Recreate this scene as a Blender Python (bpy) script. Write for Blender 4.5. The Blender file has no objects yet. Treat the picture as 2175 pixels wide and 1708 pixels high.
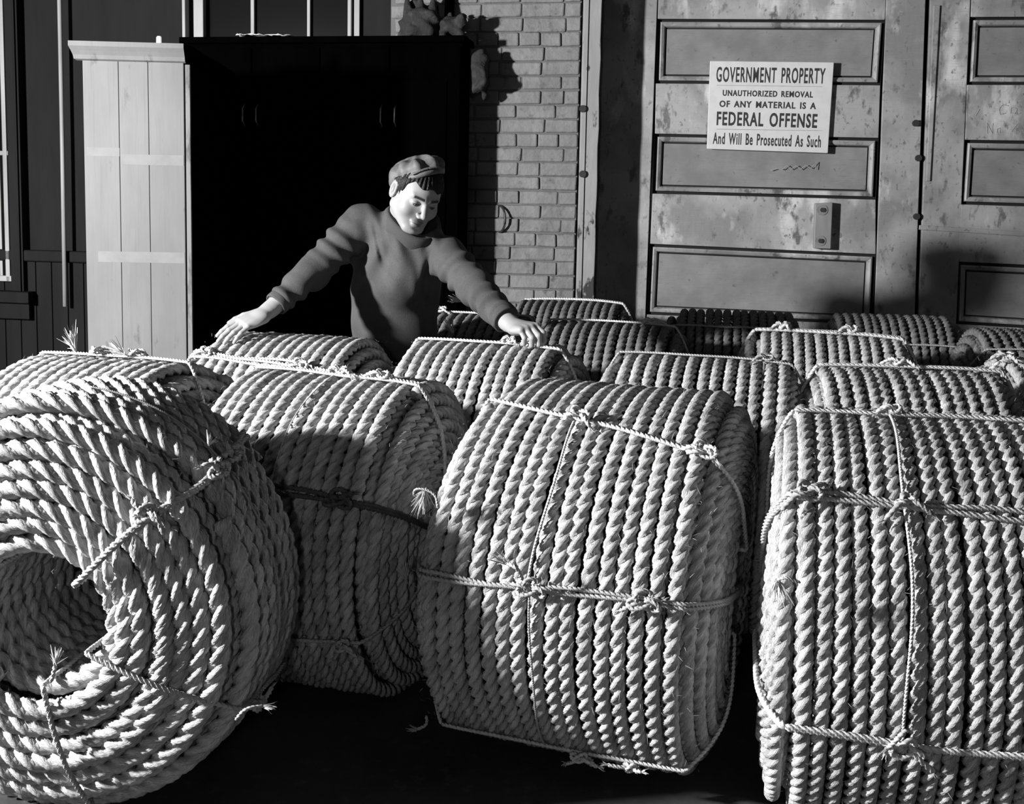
import bpy, math, random
import numpy as np
from mathutils import Matrix, Vector

sc = bpy.context.scene
COL = sc.collection
rad = math.radians

# ------------------------------------------------------------------ camera, world, lights, exposure
F_PX, PPX, PPY, CAM_H = 2350.0, 1087.5, 687.0, 1.2
cam_d = bpy.data.cameras.new('camera')
cam_d.sensor_fit = 'HORIZONTAL'; cam_d.sensor_width = 36.0
cam_d.lens = F_PX / 2175 * 36.0
cam_d.shift_y = -(854.0 - PPY) / 2175
cam_d.clip_start = .05
cam = bpy.data.objects.new('camera', cam_d); COL.objects.link(cam)
CAM_M = Matrix.Translation((0, 0, CAM_H)) @ Matrix.Rotation(rad(90 - 6.0), 4, 'X') @ Matrix.Rotation(rad(1.15), 4, 'Z')
cam.matrix_world = CAM_M
sc.camera = cam
R3 = np.array(CAM_M.to_3x3())

def P(px, py, Y):
    """world point seen at a photo pixel, at the given depth into the room"""
    d = R3 @ np.array([(px - PPX) / F_PX, -(py - PPY) / F_PX, -1.0])
    t = Y / d[1]
    return np.array([0, 0, CAM_H]) + d * t

w = bpy.data.worlds.new('world'); sc.world = w; w.use_nodes = True
w.node_tree.nodes['Background'].inputs[0].default_value = (1, 1, 1, 1)
w.node_tree.nodes['Background'].inputs[1].default_value = .006

def lamp(name, loc, power, radius, target=None, spot=None):
    ld = bpy.data.lights.new(name, 'SPOT' if spot else 'POINT')
    ld.energy = power; ld.shadow_soft_size = radius
    o = bpy.data.objects.new(name, ld); COL.objects.link(o); o.location = loc
    if spot:
        ld.spot_size = rad(spot); ld.spot_blend = .5
        o.rotation_euler = (Vector(target) - Vector(loc)).to_track_quat('-Z', 'Y').to_euler()
    return o
KEY = (-3.4, 1.42, 1.68)
lamp('flash_key', KEY, 1850, .11)
lamp('flash_fill', (-.35, -1.1, 1.30), 36, .12)
vs = sc.view_settings
vs.view_transform = 'Standard'; vs.look = 'None'; vs.gamma = 1; vs.use_curve_mapping = False
vs.exposure = 0.0

# ------------------------------------------------------------------ materials
def mat(name, col, rough=.8, spec=.3, noise=None, bump=None, metal=0, detail=6):
    """noise: list of (scale, (sx,sy,sz), lo_col, hi_col, pos0, pos1) mixed over the base colour; bump: (scale,(s),strength,dist)"""
    m = bpy.data.materials.new(name); m.use_nodes = True
    nt = m.node_tree; b = nt.nodes['Principled BSDF']
    c = (col, col, col, 1)
    b.inputs['Base Color'].default_value = c
    b.inputs['Roughness'].default_value = rough
    b.inputs['Specular IOR Level'].default_value = spec
    b.inputs['Metallic'].default_value = metal
    tc = nt.nodes.new('ShaderNodeTexCoord'); last = None
    for (s, sv, a, p0, p1) in (noise or []):
        mp = nt.nodes.new('ShaderNodeMapping'); mp.inputs['Scale'].default_value = sv
        nt.links.new(tc.outputs['Object'], mp.inputs[0])
        n = nt.nodes.new('ShaderNodeTexNoise'); n.inputs['Scale'].default_value = s; n.inputs['Detail'].default_value = detail
        n.inputs['Roughness'].default_value = .6
        nt.links.new(mp.outputs[0], n.inputs['Vector'])
        r = nt.nodes.new('ShaderNodeMapRange'); r.inputs['From Min'].default_value = p0; r.inputs['From Max'].default_value = p1
        nt.links.new(n.outputs['Fac'], r.inputs['Value'])
        mx = nt.nodes.new('ShaderNodeMix'); mx.data_type = 'RGBA'
        mx.inputs[7].default_value = (a, a, a, 1)
        if last is None: mx.inputs[6].default_value = c
        else: nt.links.new(last, mx.inputs[6])
        nt.links.new(r.outputs[0], mx.inputs[0])
        last = mx.outputs[2]
    if last is not None: nt.links.new(last, b.inputs['Base Color'])
    if bump:
        s, sv, st, dist = bump
        mp = nt.nodes.new('ShaderNodeMapping'); mp.inputs['Scale'].default_value = sv
        nt.links.new(tc.outputs['Object'], mp.inputs[0])
        n = nt.nodes.new('ShaderNodeTexNoise'); n.inputs['Scale'].default_value = s; n.inputs['Detail'].default_value = 5
        nt.links.new(mp.outputs[0], n.inputs['Vector'])
        bp = nt.nodes.new('ShaderNodeBump'); bp.inputs['Strength'].default_value = st; bp.inputs['Distance'].default_value = dist
        nt.links.new(n.outputs['Fac'], bp.inputs['Height']); nt.links.new(bp.outputs[0], b.inputs['Normal'])
    return m

def rope_mat(name, lo, hi, bump=.0016):
    m = bpy.data.materials.new(name); m.use_nodes = True
    nt = m.node_tree; b = nt.nodes['Principled BSDF']
    b.inputs['Roughness'].default_value = .62; b.inputs['Specular IOR Level'].default_value = .3
    at = nt.nodes.new('ShaderNodeAttribute'); at.attribute_name = 'fibre'
    mp = nt.nodes.new('ShaderNodeMapping'); mp.inputs['Scale'].default_value = (40, 7, 7)
    nt.links.new(at.outputs['Vector'], mp.inputs[0])
    n = nt.nodes.new('ShaderNodeTexNoise'); n.inputs['Scale'].default_value = 1.6; n.inputs['Detail'].default_value = 5
    nt.links.new(mp.outputs[0], n.inputs['Vector'])
    mp2 = nt.nodes.new('ShaderNodeMapping'); mp2.inputs['Scale'].default_value = (9, .8, .8)
    nt.links.new(at.outputs['Vector'], mp2.inputs[0])
    n2 = nt.nodes.new('ShaderNodeTexNoise'); n2.inputs['Scale'].default_value = 1; n2.inputs['Detail'].default_value = 3
    nt.links.new(mp2.outputs[0], n2.inputs['Vector'])
    ad = nt.nodes.new('ShaderNodeMath'); ad.operation = 'ADD'
    nt.links.new(n.outputs['Fac'], ad.inputs[0]); nt.links.new(n2.outputs['Fac'], ad.inputs[1])
    r = nt.nodes.new('ShaderNodeMapRange'); r.inputs['From Min'].default_value = .7; r.inputs['From Max'].default_value = 1.3
    r.inputs['To Min'].default_value = lo; r.inputs['To Max'].default_value = hi
    nt.links.new(ad.outputs[0], r.inputs['Value'])
    cb = nt.nodes.new('ShaderNodeCombineColor')
    for i in range(3): nt.links.new(r.outputs[0], cb.inputs[i])
    nt.links.new(cb.outputs[0], b.inputs['Base Color'])
    bp = nt.nodes.new('ShaderNodeBump'); bp.inputs['Strength'].default_value = .9; bp.inputs['Distance'].default_value = bump
    nt.links.new(n.outputs['Fac'], bp.inputs['Height']); nt.links.new(bp.outputs[0], b.inputs['Normal'])
    return m

M = {}
M['rope'] = rope_mat('manila_rope', .20, .66, .0032)
M['rope_dark'] = rope_mat('shaded_rope', .09, .27, .003)  # darker copy of the rope, shade of the back rows put into its colour
M['cord'] = rope_mat('sisal_cord', .40, .70, .0006)
M['cord_mid'] = rope_mat('grey_cord', .28, .5, .0006)
M['cord_dark'] = rope_mat('tarred_cord', .05, .13, .0006)
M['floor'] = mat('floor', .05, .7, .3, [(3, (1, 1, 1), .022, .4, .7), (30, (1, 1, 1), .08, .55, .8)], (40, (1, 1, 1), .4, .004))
M['brick'] = mat('painted_brick', .15, .7, .3, [(7, (1, 1, 1), .21, .4, .7), (22, (1, 1, 1), .09, .56, .72), (4, (1, 1, .6), .07, .6, .75)], (28, (1, 1, 1), 1.0, .008))
nt = M['brick'].node_tree; gp = nt.nodes.new('ShaderNodeNewGeometry')
for n_ in [n_ for n_ in nt.nodes if n_.type == 'MAPPING']: nt.links.new(gp.outputs['Position'], n_.inputs[0])
M['mortar'] = mat('mortar', .13, .9, .1, None, (60, (1, 1, 1), .5, .004))
M['door'] = mat('door_paint', .22, .5, .4, [(3, (1, 1, 1), .36, .42, .6), (5, (1, 1, .5), .62, .55, .68), (14, (1, 1, .5), .12, .58, .66), (45, (1, 1, .7), .16, .60, .68), (60, (.2, 1, 4), .28, .55, .8)], (35, (1, 1, .3), .35, .003))
M['panel'] = mat('panel_paint', .17, .5, .4, [(5, (1, 1, 1), .26, .4, .7), (60, (.15, 1, 3), .17, .55, .75), (30, (1, 1, 1), .13, .62, .7)], (60, (.2, 1, 2), .3, .002))
M['groove_dark'] = mat('dark_groove', .02, .8, .1)  # near-black tone for the grooves round the door panels
M['post'] = mat('weathered_post', .24, .7, .3, [(10, (1, 1, .3), .3, .45, .7), (12, (1, 1, .5), .03, .58, .64)], (30, (1, 1, .2), .6, .005))
M['dark_wall'] = mat('dark_wall', .006, .7, .12, [(6, (1, 1, .2), .010, .4, .7)])
M['dark_paint_shade'] = mat('dark_paint_shade', .0005, .8, .0, [(5, (1, 1, .3), .001, .4, .7)])  # dark locker paint, with shade on locker and cabinet put into the colour
M['trim'] = mat('trim_paint', .30, .5, .3, [(8, (1, 1, .2), .2, .4, .7)])
M['glass_dark'] = mat('night_glass', .004, .12, .4)
M['pale_board'] = mat('pale_board', .125, .6, .3, [(5, (1, 1, .35), .155, .4, .65), (14, (1, 1, .3), .06, .62, .70), (70, (2, 2, .05), .11, .55, .8), (5, (2, 2, 1), .07, .66, .74)], (50, (1, 1, .1), .2, .002))
M['board_edge'] = mat('board_edge', .16, .7, .3, [(20, (1, 1, .2), .05, .5, .6)])
M['patch'] = mat('paler_patch', .17, .6, .35, [(12, (1, 1, 1), .135, .4, .7)])
M['sack'] = mat('sacking', .03, .9, .1, [(20, (1, 1, 1), .06, .5, .7)], (60, (1, 1, 1), .6, .01))
M['paper'] = mat('paper', .6, .8, .2)
M['metal'] = mat('dull_metal', .35, .4, .5, [(30, (1, 1, 1), .2, .5, .7)], metal=.6)
M['iron'] = mat('dark_iron', .05, .5, .5, metal=.5)
M['sign'] = mat('sign_board', .62, .5, .3, [(20, (1, 1, 1), .56, .4, .7)])
M['ink'] = mat('sign_ink', .035, .6, .3)
M['chalk'] = mat('chalk', .36, .9, .1)
M['wool'] = mat('wool_knit', .062, .9, .15, [(14, (1, 1, 1), .085, .4, .7), (260, (1, 1, 1), .05, .5, .75)], (420, (1, 1, 1), .5, .002))
M['cap'] = mat('cap_cloth', .11, .6, .35, [(40, (1, 1, 1), .06, .45, .7)], (90, (1, 1, 1), .4, .002))
M['hair'] = mat('dark_hair', .008, .6, .25, None, (150, (1, 1, .25), .4, .002))
M['trousers'] = mat('trouser_cloth', .03, .9, .1)
M['leather'] = mat('shoe_leather', .02, .5, .4)
M['eye'] = mat('eye_white', .45, .25, .5)
M['iris'] = mat('iris', .02, .2, .5)
# skin: pale tone with lips, brows and painted eye and ear shade held in a colour attribute
sk = mat('skin', .62, .5, .4); nt = sk.node_tree
at = nt.nodes.new('ShaderNodeAttribute'); at.attribute_name = 'tone'
nt.links.new(at.outputs['Color'], nt.nodes['Principled BSDF'].inputs['Base Color'])
nt.nodes['Principled BSDF'].inputs['Subsurface Weight'].default_value = .08
nt.nodes['Principled BSDF'].inputs['Subsurface Radius'].default_value = (.01, .01, .01)
M['skin'] = sk

# ------------------------------------------------------------------ object helpers
def link(o, parent=None):
    COL.objects.link(o)
    if parent is not None: o.parent = parent
    return o
def empty(name, loc=(0, 0, 0), rz=0, label=None, cat=None, group=None, parent=None):
    o = bpy.data.objects.new(name, None); link(o, parent)
    o.location = loc; o.rotation_euler = (0, 0, rz); o.empty_display_size = .1
    tag(o, label, cat, group); return o
def tag(o, label=None, cat=None, group=None, kind=None):
    if label: o['label'] = label
    if cat: o['category'] = cat
    if group: o['group'] = group
    if kind: o['kind'] = kind
    return o
def mesh_np(name, V, Fq, m, parent=None, smooth=True, attr=None, tris=None):
    """V (n,3); Fq (m,4) quads; tris (k,3)"""
    me = bpy.data.meshes.new(name)
    V = np.asarray(V, np.float32); nq = len(Fq) if Fq is not None else 0; ntr = len(tris) if tris is not None else 0
    me.vertices.add(len(V)); me.vertices.foreach_set('co', V.ravel())
    loops = np.concatenate([np.asarray(Fq, np.int32).ravel() if nq else np.zeros(0, np.int32),
                            np.asarray(tris, np.int32).ravel() if ntr else np.zeros(0, np.int32)])
    me.loops.add(len(loops)); me.loops.foreach_set('vertex_index', loops)
    me.polygons.add(nq + ntr)
    ls = np.concatenate([np.arange(nq) * 4, nq * 4 + np.arange(ntr) * 3]).astype(np.int32)
    me.polygons.foreach_set('loop_start', ls)
    me.polygons.foreach_set('use_smooth', np.full(nq + ntr, smooth))
    me.update(calc_edges=True)
    for k, a in (attr or {}).items():
        at = me.attributes.new(k, 'FLOAT_VECTOR', 'POINT'); at.data.foreach_set('vector', np.asarray(a, np.float32).ravel())
    me.materials.append(m)
    o = bpy.data.objects.new(name, me); link(o, parent)
    return o
class MB:
    """collects convex boxes / loops into one mesh"""
    def __init__(s): s.v = []; s.f = []
    def hexa(s, p):  # 8 points: bottom loop 4, top loop 4
        b = len(s.v); s.v += [tuple(map(float, q)) for q in p]
        s.f += [tuple(b + i for i in q) for q in ((0, 3, 2, 1), (4, 5, 6, 7), (0, 1, 5, 4), (1, 2, 6, 5), (2, 3, 7, 6), (3, 0, 4, 7))]
        return s
    def box(s, x0, x1, y0, y1, z0, z1):
        return s.hexa([(x0, y0, z0), (x1, y0, z0), (x1, y1, z0), (x0, y1, z0), (x0, y0, z1), (x1, y0, z1), (x1, y1, z1), (x0, y1, z1)])
    def grid(s, pts, closed_u=False, caps=False):  # pts [rows][cols]
        b = len(s.v); nr, nc = len(pts), len(pts[0])
        for r in pts: s.v += [tuple(map(float, q)) for q in r]
        for i in range(nr - 1):
            for j in range(nc if closed_u else nc - 1):
                k = (j + 1) % nc
                s.f.append((b + i * nc + j, b + i * nc + k, b + (i + 1) * nc + k, b + (i + 1) * nc + j))
        if caps:
            s.f.append(tuple(b + j for j in range(nc))[::-1]); s.f.append(tuple(b + (nr - 1) * nc + j for j in range(nc)))
        return s
    def tube(s, pts, r, n=8):
        pts = [np.array(p, float) for p in pts]; rows = []
        up = np.array([0, 0, 1.0])
        for i, p in enumerate(pts):
            t = pts[min(i + 1, len(pts) - 1)] - pts[max(i - 1, 0)]; t /= np.linalg.norm(t) + 1e-9
            a = np.cross(t, up if abs(t[2]) < .9 else np.array([1.0, 0, 0])); a /= np.linalg.norm(a); c = np.cross(a, t)
            rr = r[i] if hasattr(r, '__len__') else r
            rows.append([p + rr * (math.cos(q) * a + math.sin(q) * c) for q in np.linspace(0, 2 * math.pi, n, False)])
        return s.grid(rows, True, True)
    def build(s, name, m, parent=None, bevel=0, smooth=False, seg=2):
        me = bpy.data.meshes.new(name); me.from_pydata(s.v, [], s.f); me.update(); me.materials.append(m)
        if smooth: me.polygons.foreach_set('use_smooth', [True] * len(me.polygons))
        o = bpy.data.objects.new(name, me); link(o, parent)
        if bevel:
            md = o.modifiers.new('bevel', 'BEVEL'); md.width = bevel; md.segments = seg; md.limit_method = 'ANGLE'
        return o

# ------------------------------------------------------------------ room shell
SL = -.17                                     # the back wall runs nearer towards the right
def wallY(X, off=0.0): return 5.42 + SL * (X - .3) + off
nrm = np.array([SL, -1.0]) / math.hypot(SL, 1)   # wall normal towards the room (xy) -- (SL,-1)
nrm = np.array([SL, -1.0]) / math.hypot(SL, 1)
def W(px, py, off=0.0):
    """point of the back wall plane seen at a pixel (off = metres behind the wall face)"""
    d = R3 @ np.array([(px - PPX) / F_PX, -(py - PPY) / F_PX, -1.0])
    # plane: y - (5.42+off + SL*(x-.3)) = 0
    t = (5.42 + off - SL * .3) / (d[1] - SL * d[0])
    return np.array([0, 0, CAM_H]) + d * t
def wp(X, z, off=0.0): return np.array([X, wallY(X, off), z])
def wbox(mb, X0, X1, z0, z1, front, back):
    """box lying in the wall plane; front/back = offsets behind the wall face"""
    return mb.hexa([wp(X0, z0, front), wp(X1, z0, front), wp(X1, z0, back), wp(X0, z0, back),
                    wp(X0, z1, front), wp(X1, z1, front), wp(X1, z1, back), wp(X0, z1, back)])

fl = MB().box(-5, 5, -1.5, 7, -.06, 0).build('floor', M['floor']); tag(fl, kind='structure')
cl = MB().box(-5, 5, -1.5, 7, 3.4, 3.5).build('ceiling', M['dark_wall']); tag(cl, kind='structure')

X_BR0, X_BR1 = W(838, 100)[0], W(1231, 100)[0]       # painted brick pier
# wall_back: dark boarding left of the brick, brick pier, lintel and right side
wb = empty('wall_back'); tag(wb, kind='structure')
wl = MB(); wbox(wl, X_BR0 - .02, X_BR1 + .005, 0, 3.4, .005, .45)
wl.build('mortar_bed', M['mortar'], wb)
# bricks one by one
rng = random.Random(5)
course = .069; z = .42; row = 0
base_brick = []
for k in range(9):
    mb = MB(); L0 = .20 if k < 6 else .095
    mb.box(-L0 / 2, L0 / 2, -.006, .03, -.0318, .0318)
    mb.v = [(x + rng.uniform(-.003, .003), y + rng.uniform(-.0025, .0025), z + rng.uniform(-.0028, .0028)) for x, y, z in mb.v]
    o = mb.build('brick', M['brick'], None, bevel=.006)
    base_brick.append(o.data); bpy.data.objects.remove(o)
ang = math.atan(SL)
nb = 0
while z < 3.05:
    header = (row % 7 == 2)
    bw = .4
    bl = .102 if header else .207
    x = X_BR0 - .0 + (0 if row % 2 else .1) - .10
    while x < X_BR1 - .01:
        x1 = min(x + bl, X_BR1 + .004); x0 = max(x, X_BR0 - .02)
        if x1 - x0 > .03:
            o = bpy.data.objects.new('brick', base_brick[6 + rng.randrange(3) if header else rng.randrange(6)])
            link(o, wb); cx = (x0 + x1) / 2
            o.location = wp(cx, z, -.002 + rng.uniform(-.002, .004)); o.rotation_euler = (rng.uniform(-.01, .01), rng.uniform(-.01, .01), ang)
            full = (.095 if header else .20)
            o.location.z += rng.uniform(0, .0015)
            o.scale = ((x1 - x0 - .005) / full, 1, 1 + rng.uniform(-.03, .03))
            md = o.modifiers.new('bevel', 'BEVEL'); md.width = .007; md.segments = 2
            nb += 1
        x += bl
        if not header: bl = .207 * rng.choice((1, 1, 1, .93, 1.05, .52))
    z += course; row += 1
# left boarding: vertical planks (dark), with window openings
left = MB(); wbox(left, -5, X_BR0 - .02, 0, 3.4, .06, .3)
left.build('wall_backing', M['dark_wall'], wb)
XL_TR = W(150, 300)[0]
x = -3.3
while x < W(395, 300)[0]:
    mb = MB(); wbox(mb, x, x + .088, 0, .86, .03, .06); mb.build('plank', M['dark_wall'], wb, bevel=.004)
    x += .092
mb = MB(); wbox(mb, -3.3, W(395, 300)[0], .86, .92, .0, .06); mb.build('chair_rail', M['dark_wall'], wb, bevel=.008)
# door opening, lintel above frame
XD0, XD1 = X_BR1 + .0, 4.2
mb = MB(); wbox(mb, XD0, 5, 2.75, 3.4, 0, .45); mb.build('lintel', M['mortar'], wb)
mb = MB(); wbox(mb, XD1, 5, 0, 2.75, 0, .45); mb.build('wall_pier', M['mortar'], wb)
wr = MB().box(4.9, 5, -1.5, 6, 0, 3.4).build('wall_right', M['mortar']); tag(wr, kind='structure')
wlft = MB().box(-5, -4.9, -1.5, 7, 0, 3.4).build('wall_left', M['dark_wall']); tag(wlft, kind='structure')

# weathered door post
tp = empty('trim_1'); tag(tp, kind='structure')
mb = MB(); XP1 = W(1270, 300)[0]
XP0 = W(1230, 300)[0]
rows = []
for i, zz in enumerate(np.linspace(0, 2.75, 34)):
    e = .002 * math.sin(i * 1.7) + rng.uniform(-.0015, .0015)
    rows.append([wp(XP0 + .004, zz, -.012), wp(XP1 + e, zz, -.012), wp(XP1 + e, zz, .10), wp(XP0, zz, .10)])
mb.grid(rows, True, True); mb.build('post', M['post'], tp, bevel=.004)
mb = MB(); wbox(mb, XP0 + .012, XP0 + .028, .3, 2.7, -.02, -.012); mb.build('edge_strip', M['post'], tp)
for py in (370, 232):
    q = W(1237, py); mb = MB()
    mb.tube([q + [0, -.012, 0], q + [0, -.03, 0]], .017, 12); mb.build('bolt_head', M['iron'], tp)
# dark return (reveal) of the opening
mb = MB(); wbox(mb, XP0, XP1 - .01, 0, 2.75, .10, .5); mb.build('reveal', M['dark_wall'], tp)

# ---------------------------------------------------------------- sliding doors, recessed behind the wall face
DO = .28
def quad_frame(c, off, inset):
    """c: 4 wall points (tl,tr,br,bl) -> inset"""
    tl, tr, br, bl = c
    def lerp(a, b, t): return a + (b - a) * t
    wd = np.linalg.norm(tr - tl); ht = np.linalg.norm(bl - tl); u, v = inset / wd, inset / ht
    def at(s, t): return lerp(lerp(tl, tr, s), lerp(bl, br, s), t)
    out = [at(u, v), at(1 - u, v), at(1 - u, 1 - v), at(u, 1 - v)]
    n3 = np.array([-nrm[0], -nrm[1], 0]) * off
    return [p + n3 for p in out]
def door_leaf(name, px_l, px_r, panels, z_top=2.72):
    d = empty(name); tag(d, kind='structure')
    # stiles and rails, each a board; panels given as pixel corners (tl,tr,br,bl)
    P4 = [[W(px, py, DO) for (px, py) in pn] for pn in panels]
    nb = np.array([-nrm[0], -nrm[1], 0])   # into the wall
    T = .035
    def board(a, b, c, e, nm='rail', m=None):
        mb = MB(); q = [e, c, b, a]   # bl,br,tr,tl
        mb.hexa([q[0], q[1], q[1] + nb * T, q[0] + nb * T, q[3], q[2], q[2] + nb * T, q[3] + nb * T])
        return mb.build(nm, m or M['door'], d, bevel=.003)
    def onside(px, zz): return W(px, 300, DO) * [1, 1, 0] + [0, 0, zz]
    # left & right boundary as lines through pixel pairs
    def edge(pxs, zz):
        (xa, ya), (xb, yb) = pxs; A, B = W(xa, ya, DO), W(xb, yb, DO); t = (zz - A[2]) / (B[2] - A[2]); q = A + (B - A) * t; q[2] = zz
        return q
    inL = [(P4[0][0], P4[-1][3])]
    L0, L1 = P4[0][0], P4[-1][3]; R0, R1 = P4[0][1], P4[-1][2]
    def ext(A, B, zz): t = (zz - A[2]) / (B[2] - A[2]); return A + (B - A) * t
    board(edge(px_l, z_top), ext(L0, L1, z_top), ext(L0, L1, .02), edge(px_l, .02), 'stile')
    board(ext(R0, R1, z_top), edge(px_r, z_top), edge(px_r, .02), ext(R0, R1, .02), 'stile')
    # rails between panels
    board(ext(L0, L1, z_top), ext(R0, R1, z_top), P4[0][1], P4[0][0])
    for a, b in zip(P4[:-1], P4[1:]): board(a[3], a[2], b[1], b[0])
    board(P4[-1][3], P4[-1][2], ext(R0, R1, .02), ext(L0, L1, .02))
    for c in P4:
        # raised bead, groove, sunk panel
        q0 = quad_frame(c, .0, -.001); q1 = quad_frame(c, .030, .001); q2 = quad_frame(c, .030, .015)
        mb = MB(); mb.grid([q0, q1, q2], True); mb.build('groove', M['groove_dark'], d)
        f0 = quad_frame(c, .030, .014); f1 = quad_frame(c, .000, .015); f2 = quad_frame(c, -.004, .022); f3 = quad_frame(c, .004, .034); f4 = quad_frame(c, .012, .038); f5 = quad_frame(c, .026, .040)
        mb = MB(); mb.grid([f0, f1, f2, f3, f4, f5], True); mb.build('moulding', M['door'], d)
        h1 = quad_frame(c, .026, .039); h2 = quad_frame(c, .026, .047); h3 = quad_frame(c, .019, .048)
        mb = MB(); mb.grid([h1, h2, h3], True); mb.build('groove', M['groove_dark'], d)
        g = quad_frame(c, .019, .047); mb = MB()
        mb.hexa([g[3], g[2], g[2] + nb * .01, g[3] + nb * .01, g[0], g[1], g[1] + nb * .01, g[0] + nb * .01]); mb.build('panel', M['panel'], d)
    return d
pan1 = [[(1402, -150), (1888, -150), (1884, -65), (1400, -65)],
        [(1397, 40), (1880, 42), (1870, 181), (1393, 177)],
        [(1391, 284), (1866, 293), (1860, 424), (1386, 411)],
        [(1381, 518), (1860, 540), (1852, 690), (1374, 668)],
        [(1366, 800), (1850, 822), (1845, 985), (1360, 960)]]
door1 = door_leaf('door_1', ((1262, 0), (1215, 640)), ((1966, 0), (1944, 640)), pan1)
pan2 = [[(2068, -150), (2560, -150), (2560, -65), (2066, -65)],
        [(2062, 36), (2560, 34), (2560, 181), (2054, 180)],
        [(2050, 297), (2560, 305), (2550, 450), (2041, 434)],
        [(2035, 556), (2550, 580), (2540, 720), (2030, 688)],
        [(2022, 822), (2540, 850), (2530, 1005), (2018, 985)]]
door2 = door_leaf('door_2', ((1976, 0), (1952, 640)), ((2700, 0), (2690, 640)), pan2)
# astragal on leaf 2, and the iron-faced latch block on leaf 1
nb3 = np.array([-nrm[0], -nrm[1], 0])
def wquad(mb, tl, tr, br, bl, off, th):
    """slab standing th proud of the door face"""
    q = [W(*p, DO) - nb3 * off for p in (bl, br, tr, tl)]
    return mb.hexa([q[0] - nb3 * th, q[1] - nb3 * th, q[1], q[0], q[3] - nb3 * th, q[2] - nb3 * th, q[2], q[3]])
mb = MB(); wquad(mb, (1982, 12), (1996, 12), (1975, 385), (1966, 385), 0, .012); mb.build('astragal', M['door'], door2, bevel=.003)
mb = MB(); wquad(mb, (1952, 478), (2175, 492), (2175, 502), (1951, 488), 0, .010); mb.build('rail_batten', M['door'], door2, bevel=.003)
lk = empty('latch_block', W(1745, 480, DO)); tag(lk, 'pale wooden latch block with two bolts on the panelled door', 'latch')
def rel(mb, o):
    mb.v = [tuple(np.array(v) - np.array(o.location)) for v in mb.v]; return mb
mb = MB(); wquad(mb, (1729, 432), (1766, 430), (1762, 528), (1726, 527), 0, .055)
rel(mb, lk).build('block', M['trim'], lk, bevel=.004)
for (bx, by) in ((1744, 446), (1740, 511)):
    q = W(bx, by, DO) - nb3 * .055; mb = MB(); mb.tube([q, q - nb3 * .004], .026, 20); wsh = rel(mb, lk).build('washer', M['metal'], lk)
    mb = MB(); mb.tube([q - nb3 * .004, q - nb3 * .016], .012, 6); rel(mb, lk).build('bolt', M['iron'], lk)
for (bx, by) in ((1950, 336), (1946, 460), (1944, 262)):
    q = W(bx, by, DO); mb = MB(); mb.tube([q, q - nb3 * .02], .016, 10); mb.build('bolt_head', M['iron'], door1)
# dark sheet standing in for the shade behind the doors
mb = MB(); wbox(mb, XD0, 5, 0, 2.75, .42, .45); mb.build('shade_sheet', M['glass_dark'], wb)

# ---------------------------------------------------------------- the sign
sg = empty('warning_sign', W(1635, 325, DO) - nb3 * .035); tag(sg, 'white painted notice board with black lettering on the panelled door', 'sign')
mb = MB(); wquad(mb, (1508, 131), (1770, 134), (1757, 326), (1501, 317), .012, .018)
rel(mb, sg).build('board', M['sign'], sg, bevel=.003)
def sign_text(txt, px0, px1, py_base, py_top, bold=.012, name='lettering'):
    cu = bpy.data.curves.new('t', 'FONT'); cu.body = txt; cu.size = 1; cu.offset = bold; cu.extrude = .002; cu.resolution_u = 3; cu.space_character = 1.16; cu.space_word = 1.5
    to = bpy.data.objects.new('t', cu); COL.objects.link(to)
    bpy.context.view_layer.update()
    me = bpy.data.meshes.new_from_object(to.evaluated_get(bpy.context.evaluated_depsgraph_get()))
    bpy.data.objects.remove(to)
    n = len(me.vertices); co = np.zeros(n * 3, np.float32); me.vertices.foreach_get('co', co); co = co.reshape(-1, 3)
    x0, x1 = co[:, 0].min(), co[:, 0].max(); cap = .695
    # board-aligned bilinear map
    tl, tr, br, bl = [W(*p, DO) - nb3 * .0305 for p in ((1508, 131), (1770, 134), (1757, 326), (1501, 317))]
    def uv(px, py):
        t = (py - 131) / (190.); s = (px - (1508 - 7 * t)) / 259.; return s, t
    s0, tb = uv(px0, py_base); s1, _ = uv(px1, py_base); _, tt = uv(px0, py_top)
    S = s0 + (co[:, 0] - x0) / (x1 - x0) * (s1 - s0); T = tb + (co[:, 1] / cap) * (tt - tb)
    top = tl[None] + (tr - tl)[None] * S[:, None]; bot = bl[None] + (br - bl)[None] * S[:, None]
    V = top + (bot - top) * T[:, None] - nb3[None] * (co[:, 2:3] * .5)
    V -= np.array(sg.location)[None]
    me.vertices.foreach_set('co', V.astype(np.float32).ravel()); me.update(); me.materials.clear(); me.materials.append(M['ink'])
    o = bpy.data.objects.new(name, me); link(o, sg); return o
sign_text('GOVERNMENT PROPERTY', 1521, 1749, 175, 144, .018)
sign_text('UNAUTHORIZED REMOVAL', 1535, 1725, 205, 193, .03)
sign_text('OF ANY MATERIAL IS A', 1528, 1732, 229, 216, .03)
sign_text('FEDERAL OFFENSE', 1522, 1735, 268, 240, .026)
sign_text('And Will Be Prosecuted As Such', 1514, 1744, 309, 285, .018)
for (y0) in (182, 275):
    mb = MB(); wquad(mb, (1522, y0), (1745, y0 + 3), (1745, y0 + 4), (1522, y0 + 1), .0302, .0006); rel(mb, sg).build('ruled_line', M['door'], sg)

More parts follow.
